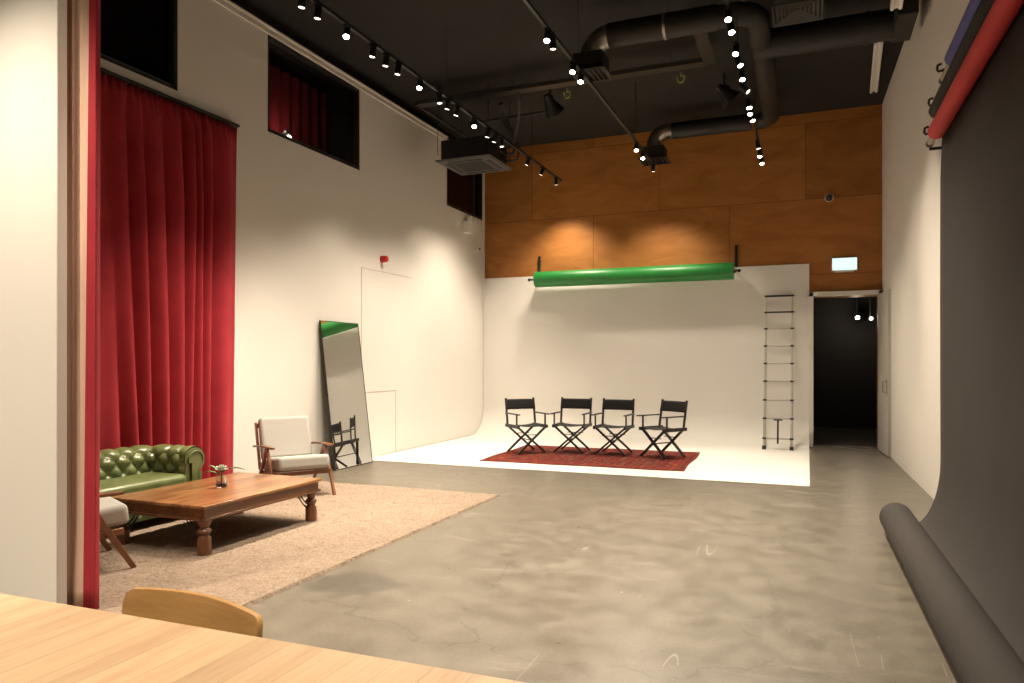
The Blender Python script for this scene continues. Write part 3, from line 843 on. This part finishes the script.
# ------------------------------------------------------------------ telescopic ladder leaning on the cyclorama
def ladder():
    xa, xb_ = -.665, -.245
    bot, top = Vector((0, 12.62, .010)), Vector((0, 13.345, 2.565))
    Ld = thing('telescopic_ladder', 'slim telescopic aluminium ladder with black joints leaning on the white back wall', 'ladder', (0, 0, 0))
    d = top - bot
    Ts = [(448.4 - p) / (448.4 - 297) for p in (297, 313.7, 330.5, 348, 365.5, 383, 401.3, 419, 438)][::-1]
    for x in (xa, xb_):
        b = MB()
        n = 9
        for i, (t0, t1) in enumerate(zip([0] + Ts[:-1], Ts)):
            b.tube([bot + d * t0 + Vector((x, 0, 0)), bot + d * t1 + Vector((x, 0, 0))], .024 - .0014 * i, 12)
        b.build('stile', 'aluminium', Ld)
        b = MB(); p = bot + Vector((x, 0, .03)); b.box(p, (.062, .06, .06)); b.build('foot', 'black_plastic', Ld, bevel=.006)
        for i, t_ in enumerate(Ts):
            p = bot + d * t_ + Vector((x, 0, 0))
            MB().box(p, (.060, .060, .030)).build('joint_collar', 'black_plastic', Ld, bevel=.006)
    for i, t_ in enumerate(Ts):
        p = bot + d * t_
        MB().box(p + Vector(((xa + xb_) / 2, -.004, 0)), (xb_ - xa - .04, .042, .026 if i < 8 else .03)).build('rung', 'aluminium' if i < 7 else 'black_plastic', Ld, bevel=.006)
    p = bot + d * Ts[1] + Vector(((xa + xb_) / 2, -.035, 0)); q = bot + d * (Ts[0] - .03) + Vector(((xa + xb_) / 2, -.035, 0))
    MB().bar(p + Vector((-.07, 0, -.02)), p + Vector((.07, 0, -.02)), .012, .022).bar(p + Vector((0, 0, -.02)), q, .028, .012, (0, 1, 0)).build('carry_strap', 'black_plastic', Ld)
ladder()

# ------------------------------------------------------------------ green backdrop roll on the back wall
def green_roll():
    y = 13.17; z = 3.01
    G = thing('green_backdrop_roll', 'bright green backdrop paper roll hung above the white back wall', 'backdrop roll', (-3.02, y, z))
    xa, xb_ = -4.84 + 3.02, -1.19 + 3.02
    rot = Matrix.Rotation(PI / 2, 3, 'Y')
    MB().lathe([(.148, xa), (.15, xa + .01), (.15, xb_ - .01), (.148, xb_)], n=36, axis=rot).build('paper_roll', 'paper_green', G)
    MB().lathe([(.03, xa - .05), (.03, xb_ + .05)], n=14, axis=rot).build('core_tube', 'card_tube', G)
    for x in (xa - .02, xb_ + .02):
        b = MB(); b.box((x, .255, .28), (.05, .03, .40)).bar((x, .26, .03), (x, -.03, -.02), .03, .03)
        b.tube([(x - .03, -.01, .0), (x + .06 * (1 if x > 0 else -2), -.01, .0)], .018, 10).sphere((x + .07 * (1 if x > 0 else -1.6), -.01, 0), .03, 8)
        b.build('wall_bracket', 'black_metal', G, bevel=.003)
green_roll()

# ------------------------------------------------------------------ backdrop rolls on the right wall
YA, YE = 3.2, 7.30
def paper_rolls():
    # charcoal backdrop: hung roll, hanging sheet, coiled end on the floor
    K = thing('charcoal_backdrop', 'wide charcoal paper backdrop hanging down the right wall and rolled up on floor', 'backdrop', (0, 0, 0))
    rot = Matrix.Rotation(-PI / 2, 3, 'X')
    cx, cz, r = 1.140, 3.38, .068
    MB().lathe([(r, YA), (r, YE - .1)], (cx, 0, cz), 28, rot).build('hung_roll', 'paper_grey', K)
    MB().lathe([(.03, YA - .05), (.03, YE + .05)], (cx, 0, cz), 14, rot).build('core_tube', 'card_tube', K)
    fr, fx, fz = .128, .745, .130
    pts = [(cx - r, cz)]
    for i in range(1, 9): pts.append((1.06 - .004 * math.sin(PI * i / 8), cz - (cz - .62) * i / 8))
    for i in range(1, 15):
        t_ = i / 14; a = PI / 2 * t_
        pts.append((1.06 - .26 * (1 - math.cos(a)) , .62 - .56 * math.sin(a)))
    pts.append((.80, .03)); pts.append((.765, .006))
    def sheet(u, v):
        k = v * (len(pts) - 1); i = min(int(k), len(pts) - 2); f = k - i
        p, q = pts[i], pts[i + 1]
        skew = 0
        yy = YA + (YE - .08 - .30 * max(0, (v - .36) / .64) ** 1.3 - YA) * u
        return (p[0] + (q[0] - p[0]) * f, yy, p[1] + (q[1] - p[1]) * f)
    o = MB().grid(sheet, 24, len(pts) - 1).build('paper_sheet', 'paper_grey', K, angle=80)
    md = o.modifiers.new('t', 'SOLIDIFY'); md.thickness = .002
    # spiral wound floor roll
    b = MB(); ye = YE - .38
    b.lathe([(.02, YA), (fr - .012, YA), (fr, YA + .004), (fr, ye - .004), (fr - .006, ye), (.045, ye), (.045, ye - .10), (.0005, ye - .1)], (0, 0, 0), 48, rot)
    fo = b.build('floor_roll', 'paper_grey', K, loc=(.755, 0, fz)); fo.rotation_euler = (0, 0, R(.55))
    def roll(name, mat, label, x, z, r, yend, core):
        T = thing(name, label, 'backdrop roll', (x, 0, z))
        MB().lathe([(r - .004, YA), (r, YA + .01), (r, yend - .01), (r - .004, yend)], (0, 0, 0), 32, rot).build('paper_roll', mat, T)
        MB().lathe([(.028, YA - .05), (.028, core)], (0, 0, 0), 16, rot).build('core_tube', 'card_tube', T)
        MB().lathe([(.031, core - .02), (.033, core + .04), (.02, core + .05)], (0, 0, 0), 16, rot).build('end_cap', 'black_plastic', T)
    roll('red_backdrop_roll', 'paper_red', 'bright red backdrop paper roll, lowest of three on the right wall', 1.0, 3.375, .068, 7.02, 7.36)
    roll('black_backdrop_roll', 'paper_black', 'black backdrop paper roll between the blue and red rolls', 1.035, 3.625, .062, 7.28, 7.34)
    roll('blue_backdrop_roll', 'paper_blue', 'blue backdrop paper roll, highest of three on the right wall', 1.10, 3.92, .066, 6.88, 7.36)
    W = thing('wall_bracket', 'black metal bracket with hooks carrying the paper rolls on the right wall', 'bracket', (XR, 7.42, 3.2))
    b = MB()
    b.box((-.012, 0, .40), (.024, .05, 1.15)); b.build('back_plate', 'black_metal', W, bevel=.003)
    for (hx_, hz) in ((1.0 - XR, 3.375 - 3.2), (1.035 - XR, 3.625 - 3.2), (1.10 - XR, 3.92 - 3.2)):
        g = MB(); g.bar((-.01, 0, hz - .04), (hx_ + .0, 0, hz - .04), .018, .022); g.build('support_arm', 'black_metal', W); g = MB()
        g.bar((-.01, 0, hz + .10), (hx_ - .0, 0, hz + .10), .018, .022)
        g.tube([(hx_, 0, hz + .10), (hx_ - .03, 0, hz + .095), (hx_ - .04, 0, hz + .115), (hx_ - .035, 0, hz + .15), (hx_ - .005, 0, hz + .16)], .011, 8)
        g.build('hook', 'black_metal', W)
paper_rolls()

# ------------------------------------------------------------------ dining table and chair in the foreground
def dining():
    x0, x1, y0, y1 = -3.05, -.34, .30, 1.495
    T = thing('dining_table', 'pale oak table with wide plank top in the near left corner', 'table', ((x0 + x1) / 2, (y0 + y1) / 2, 0), R(.8))
    W, L = x1 - x0, y1 - y0
    MB().box((0, 0, .725), (W, L, .03)).build('table_top', 'oak_table', T, bevel=.003)
    b = MB()
    for sx in (-1, 1): b.box((sx * (W / 2 - .14), 0, .66), (.025, L - .28, .09))
    for sy in (-1, 1): b.box((0, sy * (L / 2 - .14), .66), (W - .28, .025, .09))
    b.build('apron', 'oak_table', T, bevel=.003)
    for sx in (-1, 1):
        for sy in (-1, 1):
            MB().box((sx * (W / 2 - .13), sy * (L / 2 - .13), .355), (.07, .07, .71), taper=.65).build('leg', 'oak_table', T, bevel=.005)
    # chair tucked in at the far side; faces local -Y (the table)
    C = thing('dining_chair', 'bentwood oak chair with curved back tucked in at the far table edge', 'chair', (-1.665, 1.36, 0), R(-5))
    def seat(u, v, z):
        x = -.22 + .44 * u; y = -.21 + .42 * v
        k = 1 - .10 * v
        return (x * k, y, z - .012 * math.sin(PI * u) * math.sin(PI * v))
    b = MB(); b.grid(lambda u, v: seat(u, v, .455), 12, 12)
    o = b.build('seat', 'oak_chair', C, angle=80); md = o.modifiers.new('t', 'SOLIDIFY'); md.thickness = .018; md.offset = -1
    for sx in (-1, 1):
        MB().tube([(sx * .20, -.19, 0), (sx * .175, -.16, .44)], [.012, .017], 14).build('leg', 'oak_chair', C)
        MB().tube([(sx * .215, .25, 0), (sx * .185, .19, .42), (sx * .18, .205, .52), (sx * .17, .245, .62), (sx * .165, .262, .68)], [.012, .017, .017, .015, .012], 14).build('leg', 'oak_chair', C)
    # curved rounded backrest
    Rr = 1.15; half = .283; zc_, hh = .665, .096
    rad = .035
    def bk(u, v, off):
        s_ = -half + 2 * half * u
        rad = .040 if s_ < 0 else .022
        e = min(half - abs(s_), rad); cut = rad - math.sqrt(max(0, rad * rad - (rad - e) ** 2)) if e < rad else 0
        h_ = hh - cut
        z = zc_ + (-1 + 2 * v) * h_ + .010 * math.cos(s_ * 6) * v
        a = s_ / Rr; r2 = Rr + off
        return (r2 * math.sin(a), .262 - Rr + r2 * math.cos(a) + .10 * (z - zc_), z)
    b = MB(); n_, m_ = 60, 10
    b.grid(lambda u, v: bk(u, v, -.008), n_, m_); b.grid(lambda u, v: bk(u, v, .008), n_, m_)
    w_ = m_ + 1; N = (n_ + 1) * w_
    ring = [i * w_ for i in range(n_ + 1)] + [n_ * w_ + j for j in range(1, w_)] + [i * w_ + m_ for i in range(n_ - 1, -1, -1)] + [j for j in range(m_ - 1, 0, -1)]
    for i in range(len(ring)):
        a, c = ring[i], ring[(i + 1) % len(ring)]; b.f.append((a, c, c + N, a + N)); b.mi.append(0)
    b.build('backrest', 'oak_chair', C, angle=45)
dining()

# ------------------------------------------------------------------ ceiling tracks and spotlights
ZTR = 4.80
def track(x, y0, y1, label):
    T = thing('lighting_track', label, 'lighting track', (x, 0, ZTR))
    MB().box((0, (y0 + y1) / 2, 0), (.036, y1 - y0, .034)).build('rail', 'black_metal', T, bevel=.003)
    n = 5
    for i in range(n):
        y = y0 + (y1 - y0) * (i + .5) / n
        MB().tube([(0, y, .015), (0, y, ZC - ZTR)], .0035, 6).build('drop_rod', 'black_metal', T)
track(-4.25, -2.5, 12.92, 'black lighting track nearest the white left wall')
track(-2.43, -2.5, 12.52, 'black lighting track in the middle of the ceiling')
track(-.70, -2.5, 12.72, 'black lighting track nearest the right wall')

LIGHT = 1.0
def spot(x, y, tilt, az, bright, power, label, size=95, blend=.85):
    """tilt from straight down (deg), az = direction of the tilt (deg from +X)"""
    S = thing('track_spotlight', label, 'spotlight', (x, y, ZTR - .015), 0, 'ceiling track spotlights')
    d = Vector((math.sin(R(tilt)) * math.cos(R(az)), math.sin(R(tilt)) * math.sin(R(az)), -math.cos(R(tilt))))
    q = (-d).to_track_quat('Z', 'Y').to_matrix()      # local +Z points back into the lamp body
    b = MB(); b.box((0, 0, -.012), (.034, .09, .024)).tube([(0, 0, -.02), (0, 0, -.05)], .008, 8); b.build('adapter', 'black_metal', S, bevel=.002)
    piv = Vector((0, 0, -.075))
    b = MB(); b.lathe([(.001, .075), (.030, .075), (.034, .070), (.034, -.055), (.031, -.055), (.030, -.035), (.001, -.034)], piv, 18, q)
    b.build('lamp_body', 'black_metal', S, angle=50)
    b = MB(); b.lathe([(.0005, -.0535), (.0295, -.0545), (.0295, -.040), (.0005, -.039)], piv, 16, q)
    b.build('lens', 'lens_bright' if bright else 'lens_soft', S)
    if power:
        ld = bpy.data.lights.new('spot_bulb', 'SPOT'); ld.energy = power * LIGHT; ld.spot_size = R(size); ld.spot_blend = blend
        ld.shadow_soft_size = .09 if size == 100 else .03; ld.color = (1, .845, .655)
        lo = bpy.data.objects.new('spot_bulb', ld); COL.objects.link(lo); lo.parent = S
        lo.matrix_local = Matrix.Translation(piv + d * .062) @ q.to_4x4()
ORD = ['first', 'second', 'third', 'fourth', 'fifth', 'sixth', 'seventh', 'eighth', 'ninth', 'tenth', 'eleventh', 'twelfth', 'thirteenth', 'fourteenth', 'fifteenth', 'sixteenth', 'seventeenth']
T1 = [5.43, 5.66, 6.12, 6.59, 6.85, 7.10, 7.59, 8.09, 8.32, 8.58, 9.12, 9.58, 9.83, 10.08, 11.19, 11.87, 12.63]
B1 = {2, 6, 10}
T2 = [6.95, 7.12, 7.81, 8.12, 11.07, 11.55, 12.36]
B2 = {0, 2, 3, 4, 5}
T3 = [7.16, 7.45, 7.99, 8.31, 8.74, 9.17, 9.75, 10.28, 10.0, 11.63, 12.13, 12.58]
B3 = {0, 1, 2, 3, 4, 6, 7, 8, 10, 11}
def lab(i, n, where):
    k = n - 1 - i
    return 'black cylindrical track spotlight, %s from the far end of the %s' % (ORD[k], where)
PW = 250
for i, y in enumerate(T1):
    br = i in B1
    if br: a = (28, -70)
    elif i < 6: a = (9, 180)
    elif i % 3 == 0: a = (16, 180)
    elif i % 3 == 1: a = (6, 0)
    else: a = (14, 180)
    if i in (14, 15): a = (24, 180)
    if i == 16: a = (10, 90)
    spot(-4.25, y, a[0], a[1], br, PW * (1.25 if i >= 14 else 1.55 if i < 6 else .9), lab(i, len(T1), 'left ceiling track'), 100 if i == 16 else (84 if y > 7 else 70))
for i, y in enumerate(T2):
    br = i in B2
    a = (26, -85) if br else (5, 90)
    if i == 6: a = (10, 90)
    spot(-2.43, y, a[0], a[1], br, PW * 1.15, lab(i, len(T2), 'middle ceiling track'), 95 if i < 6 else 100)
for i, y in sorted(enumerate(T3), key=lambda q: q[1]):
    br = i in B3
    a = (24, -80 + 20 * math.sin(i * 2.3)) if br else (8, 0)
    if i == 5: a = (42, -10)
    if i in (3, 7): a = (24, -30)
    rank = sorted(range(len(T3)), key=lambda q: T3[q]).index(i)
    spot(-.70, y, a[0], a[1], br, PW * (.6 if i == 5 else .9), lab(rank, len(T3), 'right ceiling track'), 46 if i == 5 else 82)
# lamps on the same tracks nearer to the camera (above the frame)
for (x, ys, nm) in ((-4.25, (4.6, 3.6, 1.5, -.5), 'left'), (-2.43, (5.4, 4.2, 2.6, 1.0, -.8), 'middle'), (-.70, (5.6, 4.0, 2.2, .4, -1.2), 'right')):
    for k, y in enumerate(ys):
        spot(x, y, (32 if x == -2.43 and y == 1.0 else 12) if y < 3 else 4, (140 if x == -2.43 and y == 1.0 else 90) if y < 3 else 0, False, PW * ((.8 if x == -2.43 and y == 1.0 else 3.0 if x == -4.25 else 1.5) if y < 3 else .9), 'black track spotlight overhead out of frame on the %s track, %s before the frame' % (nm, ORD[k]), 84 if y < 3 else 66)

# ------------------------------------------------------------------ ducts
def ductwork():
    D = thing('ventilation_duct', 'black round ventilation duct with silver elbows running under the ceiling', 'duct', (0, 0, 0))
    def ribbed(path, r, step=.05):
        b = MB(); P = [Vector(p) for p in path]; out = []; rr = []
        for a, c in zip(P[:-1], P[1:]):
            n = max(1, int((c - a).length / step))
            for i in range(n): out.append(a + (c - a) * i / n); rr.append(r + (.006 if len(out) % 2 else 0))
        out.append(P[-1]); rr.append(r); b.tube(out, rr, 20); return b
    def bend(p, a, c, r, n=8):   # corner p, from direction a to direction c (unit vectors), bend radius r
        p, a, c = Vector(p), Vector(a), Vector(c); cen = p - a * r + c * r
        return [cen - c * r * math.cos(PI / 2 * i / n) + a * r * math.sin(PI / 2 * i / n) for i in range(n + 1)]
    z = 5.33; r = .135
    # near branch: register elbow, run along x, turn into +y run, turn back to -x, second elbow
    YD = 8.52; e1 = bend((-2.42, YD, z), (0, 0, 1), (1, 0, 0), .24)
    MB().tube([(-2.42, YD, 5.02)] + e1, r, 20).build('elbow', 'galvanised', D)
    run = [e1[-1], (-1.0, YD, z)]
    MB().tube([e1[-1] - Vector((.02, 0, 0)), (-.95, YD, z)], r + .006, 20).build('branch', 'duct_black', D)
    MB().tube([(-1.55, YD, z), (-1.52, YD, z)], r + .014, 20).build('hanger_band', 'galvanised', D)
    path = [Vector((-.95, YD, z))] + bend((-.53, YD, z), (1, 0, 0), (0, 1, 0), .25) + [Vector((-.53, 12.0, z))] + bend((-.53, 12.45, z), (0, 1, 0), (-1, 0, 0), .28)
    ribbed(path, .125).build('flexible_duct', 'duct_black', D, angle=80)
    e2 = bend((-2.42, 12.45, z), (-1, 0, 0), (0, 0, -1), .2)
    MB().tube([(-.86, 12.45, z), (-2.12, 12.45, z)], .135, 20).build('branch', 'duct_black', D)
    MB().tube([(-2.10, 12.45, z)] + e2 + [(-2.42, 12.45, 4.98)], .125, 20).build('elbow', 'galvanised', D)
    def register(c, s, zz):
        b = MB(); x, y = c
        b.box((x, y, zz + .13), (.36, .36, .16)); 
        vs = [(x + sx * .18, y + sy * .18, zz + .06) for sx, sy in ((-1, -1), (1, -1), (1, 1), (-1, 1))] + [(x + sx * s, y + sy * s, zz) for sx, sy in ((-1, -1), (1, -1), (1, 1), (-1, 1))]
        b.add(vs, [(i, (i + 1) % 4, 4 + (i + 1) % 4, 4 + i) for i in range(4)])
        o = b.build('plenum_box', 'duct_black', D, bevel=.004)
        g = MB()
        for k in range(7):
            xx = x - s + 2 * s * (k + .5) / 7; g.box((xx, y, zz - .004), (.035, 2 * s, .006), Matrix.Rotation(R(25), 3, 'Y'))
        for sx in (-1, 1): g.box((x + sx * s, y, zz - .004), (.03, 2 * s + .03, .014)); g.box((x, y + sx * s, zz - .004), (2 * s + .03, .03, .014))
        g.build('grille', 'ac_grey', o, smooth=False)
    register((-2.42, YD), .20, 4.90); register((-2.42, 12.45), .22, 4.86)
    # main trunk
    MB().tube([(-.62, 9.45, z), (.95, 9.45, z)], .175, 24).build('trunk', 'duct_black', D)
    MB().tube([(.62, 9.45, z), (.66, 9.45, z)], .186, 24).build('hanger_band', 'duct_black', D)
    MB().box((1.0, 9.25, 5.38), (.20, .75, .40)).build('plenum_box', 'duct_black', D, bevel=.01)
    for (x, y, r0) in ((-1.535, 8.68, .14), (-.53, 11.0, .13), (.2, 9.45, .175)):
        MB().tube([(x, y, z + r0 - .01), (x, y, ZC)], .004, 6).build('hanger_rod', 'black_metal', D)
ductwork()
def diffuser():
    x0, x1, y0, y1, z = -.345, .135, 8.28, 8.80, 5.24
    cx, cy = (x0 + x1) / 2, (y0 + y1) / 2
    F = thing('ceiling_diffuser', 'square louvred air diffuser in front of the thick black duct', 'air vent', (cx, cy, z))
    MB().box((0, 0, .26), (.46, .46, .34)).build('plenum_box', 'duct_black', F, bevel=.004)
    b = MB()
    for k in range(6):
        s = .26 - .042 * k; zz = .0 + .008 * k
        t_ = .024
        mat = 0
        for sx in (-1, 1):
            b.box((sx * (s - t_ / 2), 0, zz), (t_, 2 * s, .010), Matrix.Rotation(R(38 * sx), 3, 'Y'))
            b.box((0, sx * (s - t_ / 2), zz), (2 * s, t_, .010), Matrix.Rotation(R(-38 * sx), 3, 'X'))
    b.build('louvre', 'vent_grey', F, smooth=False)
diffuser()

# ------------------------------------------------------------------ ceiling cassette air conditioner
def aircon():
    A = thing('air_conditioner', 'hung black cassette air conditioner near the far left corner', 'air conditioner', (-4.93, 10.58, 4.55))
    s = .475
    vs = [(sx * s, sy * s, .03) for sx, sy in ((-1, -1), (1, -1), (1, 1), (-1, 1))] + [(sx * s * .93, sy * s * .93, 0) for sx, sy in ((-1, -1), (1, -1), (1, 1), (-1, 1))]
    b = MB(); b.add(vs, [(0, 1, 2, 3), (7, 6, 5, 4)] + [(i, (i + 1) % 4, 4 + (i + 1) % 4, 4 + i) for i in range(4)])
    p = b.build('panel', 'ac_grey', A, bevel=.006)
    g = MB()
    for k in range(9): g.box((0, -.22 + .055 * k, -.004), (.48, .022, .008))
    g.box((0, 0, -.002), (.5, .5, .004)); g.build('intake_grille', 'grille_dark', p, smooth=False)
    for sx, sy in ((1, 0), (-1, 0), (0, 1), (0, -1)):
        g = MB(); g.box((sx * .345, sy * .345, -.003), (.07 if sx else .56, .07 if sy else .56, .010)); g.build('air_flap', 'grille_dark', p, bevel=.004)
    MB().box((0, 0, .19), (.80, .80, .32)).build('casing', 'black_metal', A, bevel=.02)
    b = MB()
    b.box((.405, .12, .22), (.02, .12, .03)).build('pipe_plate', 'steel', A)
    for sx in (-1, 1):
        for sy in (-1, 1):
            MB().tube([(sx * .43, sy * .43, .12), (sx * .43, sy * .43, ZC - 4.55)], .005, 6).build('hanger_rod', 'black_metal', A)
    MB().tube([(.40, .25, .22), (.55, .28, .22), (.58, .3, .35), (.45, .1, .7), (.52, -.2, .86)], .025, 10).tube([(.40, .30, .12), (.60, .33, .13), (.64, .34, .30), (.50, .1, .72), (.56, -.2, .87)], .02, 10).build('refrigerant_pipe', 'black_plastic', A)
aircon()
def pipes():
    P = thing('cable_tray', 'black cable tray and pipe run crossing the ceiling to the middle', 'cable tray', (0, 0, 5.42))
    b = MB()
    for dy in (-.06, 0, .07): b.tube([(-5.55, 9.92 + dy, 0), (-1.22 + dy * .6, 9.92 + dy, 0), (-1.22 + dy * .6, 8.74, 0)], .024, 8)
    b.build('pipe', 'black_metal', P)
    b = MB()
    b.box((-3.4, 9.93, -.03), (4.3, .17, .012)).box((-1.20, 9.36, -.03), (.16, 1.2, .012)); b.build('tray', 'black_metal', P, smooth=False)
    b = MB(); b.tube([(-5.60, 9.9, 0), (-5.60, 12.2, 0)], .03, 8).tube([(-5.2, 10.95, -.05), (-3.75, 10.85, -.05)], .022, 8); b.build('pipe', 'black_metal', P)
    for x in (-5.2, -4.0, -2.9, -1.7): MB().tube([(x, 9.93, -.03), (x, 9.93, ZC - 5.42)], .004, 6).build('hanger_rod', 'black_metal', P)
    MB().tube([(-3.95, 9.95, 0), (-3.95, 10.05, -.12), (-4.15, 10.5, -.28), (-4.30, 10.7, -.50), (-4.33, 10.72, -.60)], .022, 8).build('conduit', 'black_plastic', P)
pipes()

def batten(loc, ln, label):
    B = thing('fluorescent_batten', label, 'ceiling light', loc, R(-2.5), 'white fluorescent battens')
    MB().box((0, 0, .03), (.10, ln, .05)).build('housing', 'white_plastic', B, bevel=.004)
    for sx in (-1, 1): MB().tube([(sx * .036, -ln / 2 + .04, -.012), (sx * .036, ln / 2 - .04, -.012)], .019, 12).build('tube', 'white_plastic', B)
    for sy in (-1, 1): MB().tube([(0, sy * ln * .35, .05), (0, sy * ln * .35, ZC - loc[2])], .004, 6).build('hanger_rod', 'black_metal', B)
batten((.885, 11.45, 5.56), 1.95, 'white twin tube fluorescent batten, unlit, near the far right ceiling corner')
batten((.78, 7.55, 4.93), 1.15, 'white twin tube fluorescent batten at the top edge beside the black duct')

def speaker(loc, rz, label):
    S = thing('ceiling_speaker', label, 'speaker', loc, rz, 'black ceiling speakers')
    MB().tube([(0, 0, 0), (0, 0, ZC - loc[2])], .014, 8).build('stem', 'black_metal', S)
    rot = Matrix.Rotation(R(-140), 3, 'X') @ Matrix.Rotation(R(25), 3, 'Y')
    MB().lathe([(.05, -.14), (.06, -.10), (.075, -.02), (.16, .16), (.15, .165), (.05, .05)], (0, 0, -.06), 20, rot).build('horn', 'black_plastic', S, angle=50)
    MB().box((0, 0, .02), (.09, .12, .05)).build('bracket', 'black_metal', S)
speaker((-3.66, 10.6, 5.46), R(20), 'black horn speaker on the ceiling between left and middle light tracks')
speaker((-1.14, 11.15, 5.46), R(-30), 'black horn speaker on the ceiling left of the right light track')
def hook(loc, label):  # bent yellow tube for a small U-shaped mark on the ceiling
    b = MB(); b.tube([(-.05, 0, .03), (-.05, 0, -.01)] + [(-.05 * math.cos(a), 0, -.01 - .055 * math.sin(a)) for a in [PI * i / 10 for i in range(1, 10)]] + [(.05, 0, -.01), (.05, 0, .03), (.0, 0, .03), (0, 0, .08)], .012, 8)
    tag(b.build('ceiling_hook', 'hook_yellow', loc=loc), label, 'hook', 'yellow ceiling hooks')
hook((-3.47, 10.85, 5.60), 'small yellow hook on the black ceiling left of the middle light track')
hook((-1.73, 10.87, 5.60), 'small yellow hook on the black ceiling right of the middle light track')

# ------------------------------------------------------------------ small wall things
E_ = thing('exit_sign', 'glowing pale green exit light box on plywood above the door', 'sign', (.565, YB, 3.07))
MB().box((0, -.03, 0), (.39, .06, .215)).build('housing', 'white_plastic', E_, bevel=.006)
MB().box((0, -.062, 0), (.372, .006, .197)).build('sign_face', 'sign_lit', E_, smooth=False)
MB().box((0, -.035, -.12), (.30, .05, .03)).build('diffuser', 'white_plastic', E_, bevel=.004)
Cc = thing('dome_camera', 'small white dome security camera with black lens on the plywood wall', 'camera', (.33, YB, 4.20))
rot = Matrix.Rotation(PI / 2, 3, 'X')
MB().lathe([(.07, 0), (.07, .035), (.06, .06), (.05, .065)], n=20, axis=rot).build('mount', 'white_plastic', Cc)
MB().sphere((0, -.075, -.01), .058, 10).build('dome', 'black_plastic', Cc)
Fa = thing('fire_alarm', 'small red round fire alarm sounder on the white left wall', 'alarm', (XL, 9.64, 3.01))
roty = Matrix.Rotation(PI / 2, 3, 'Y')
MB().lathe([(.055, 0), (.055, .03)], n=20, axis=roty).build('base', 'red_plastic', Fa)
MB().lathe([(.045, .03), (.05, .05), (.05, .085), (.04, .10), (.001, .105)], n=20, axis=roty).build('sounder', 'red_plastic', Fa)
Em = thing('emergency_light', 'white emergency light box high on the left wall below the far window', 'emergency light', (XL, 12.62, 4.0))
MB().box((.05, 0, 0), (.10, .22, .22)).build('housing', 'white_plastic', Em, bevel=.008)
MB().box((.06, 0, .155), (.04, .05, .05)).tube([(.08, -.09, .17), (.15, -.09, .15)], [.03, .045], 12).tube([(.08, .09, .17), (.15, .09, .15)], [.03, .045], 12).build('lamp_head', 'white_plastic', Em)
MB().sphere((.102, .0, .09), .008, 6).build('indicator_led', 'led_green', Em)
Cb = thing('bullet_camera', 'tiny white bullet camera on the left wall near the back corner', 'camera', (XL, 13.08, 3.66))
MB().box((.01, 0, 0), (.02, .07, .09)).build('mount', 'white_plastic', Cb, bevel=.004)
MB().tube([(.02, 0, 0), (.06, 0, 0), (.10, -.05, -.02)], .022, 12).build('body', 'white_plastic', Cb)
MB().sphere((.102, -.052, -.021), .02, 8).build('lens', 'black_plastic', Cb)
wl = thing('window_spotlight', 'lit spotlight glowing behind the dark window glass above the mirror', 'spotlight', (XL - .36, 7.88, 4.41))  # added lamp: makes the glint in the glass and lights the red cloth
MB().lathe([(.001, 0), (.045, 0), (.045, .10), (.001, .10)], n=14, axis=Matrix.Rotation(R(50), 3, 'Y'), c=(-.06, 0, .02)).tube([(-.02, 0, .03), (-.02, 0, -.55)], .012, 8).build('lamp_body', 'black_metal', wl)
MB().sphere((.035, 0, -.0), .035, 8).build('lens', 'lens_bright', wl)
ld = bpy.data.lights.new('spot_bulb', 'POINT'); ld.energy = 4; ld.color = (1, .8, .6); ld.shadow_soft_size = .04
lo = bpy.data.objects.new('spot_bulb', ld); COL.objects.link(lo); lo.parent = wl; lo.location = (.0, -.09, .10)
# lamp in the dark room beyond the door
def roomlamp(loc, st, label):
    Lm = thing('wall_spotlight', label, 'spotlight', loc, 0, 'spotlights in the dark room')
    MB().lathe([(.04, 0), (.045, .10), (.045, .14)], n=14, axis=Matrix.Rotation(PI / 2, 3, 'X')).tube([(0, .08, .03), (0, .08, .9)], .01, 8).build('lamp_body', 'black_metal', Lm)
    MB().lathe([(.001, -.004), (.038, -.002), (.038, .0)], n=14, axis=Matrix.Rotation(PI / 2, 3, 'X'), c=(0, -.142, 0)).build('lens', st, Lm)
roomlamp((.935, 16.6, 2.335), 'lens_bright', 'lit spotlight in the dark room beyond the open door')
roomlamp((1.185, 16.6, 2.31), 'lens_soft', 'fainter spotlight at right in the dark room beyond the open door')

ld = bpy.data.lights.new('spot_bulb', 'POINT'); ld.energy = 18; ld.color = (1, .8, .6); ld.shadow_soft_size = .05
lo = bpy.data.objects.new('spot_bulb', ld); COL.objects.link(lo); lo.location = (.9, 16.3, 2.3)
# ------------------------------------------------------------------ world, camera
w = bpy.data.worlds.new('World'); scene.world = w; w.use_nodes = True
w.node_tree.nodes['Background'].inputs[0].default_value = (.02, .018, .015, 1)
w.node_tree.nodes['Background'].inputs[1].default_value = .3
cam = bpy.data.cameras.new('Camera'); co = bpy.data.objects.new('Camera', cam); COL.objects.link(co)
cam.sensor_width = 36.0; cam.lens = 731 / 1024 * 36
cam.shift_y = (361 - 341.5) / 1024
cam.clip_start = .05; cam.clip_end = 60
co.location = (0, 0, 1.45); co.rotation_euler = (PI / 2, 0, R(22.044))
scene.camera = co
scene.view_settings.view_transform = 'Standard'
scene.view_settings.look = 'None'
scene.view_settings.exposure = 0.0
try:
    scene.cycles.use_denoising = True
    scene.cycles.max_bounces = 10; scene.cycles.diffuse_bounces = 6; scene.cycles.glossy_bounces = 5; scene.cycles.transmission_bounces = 8
    scene.cycles.sample_clamp_indirect = 8
    scene.cycles.caustics_reflective = False; scene.cycles.caustics_refractive = False
except Exception: pass
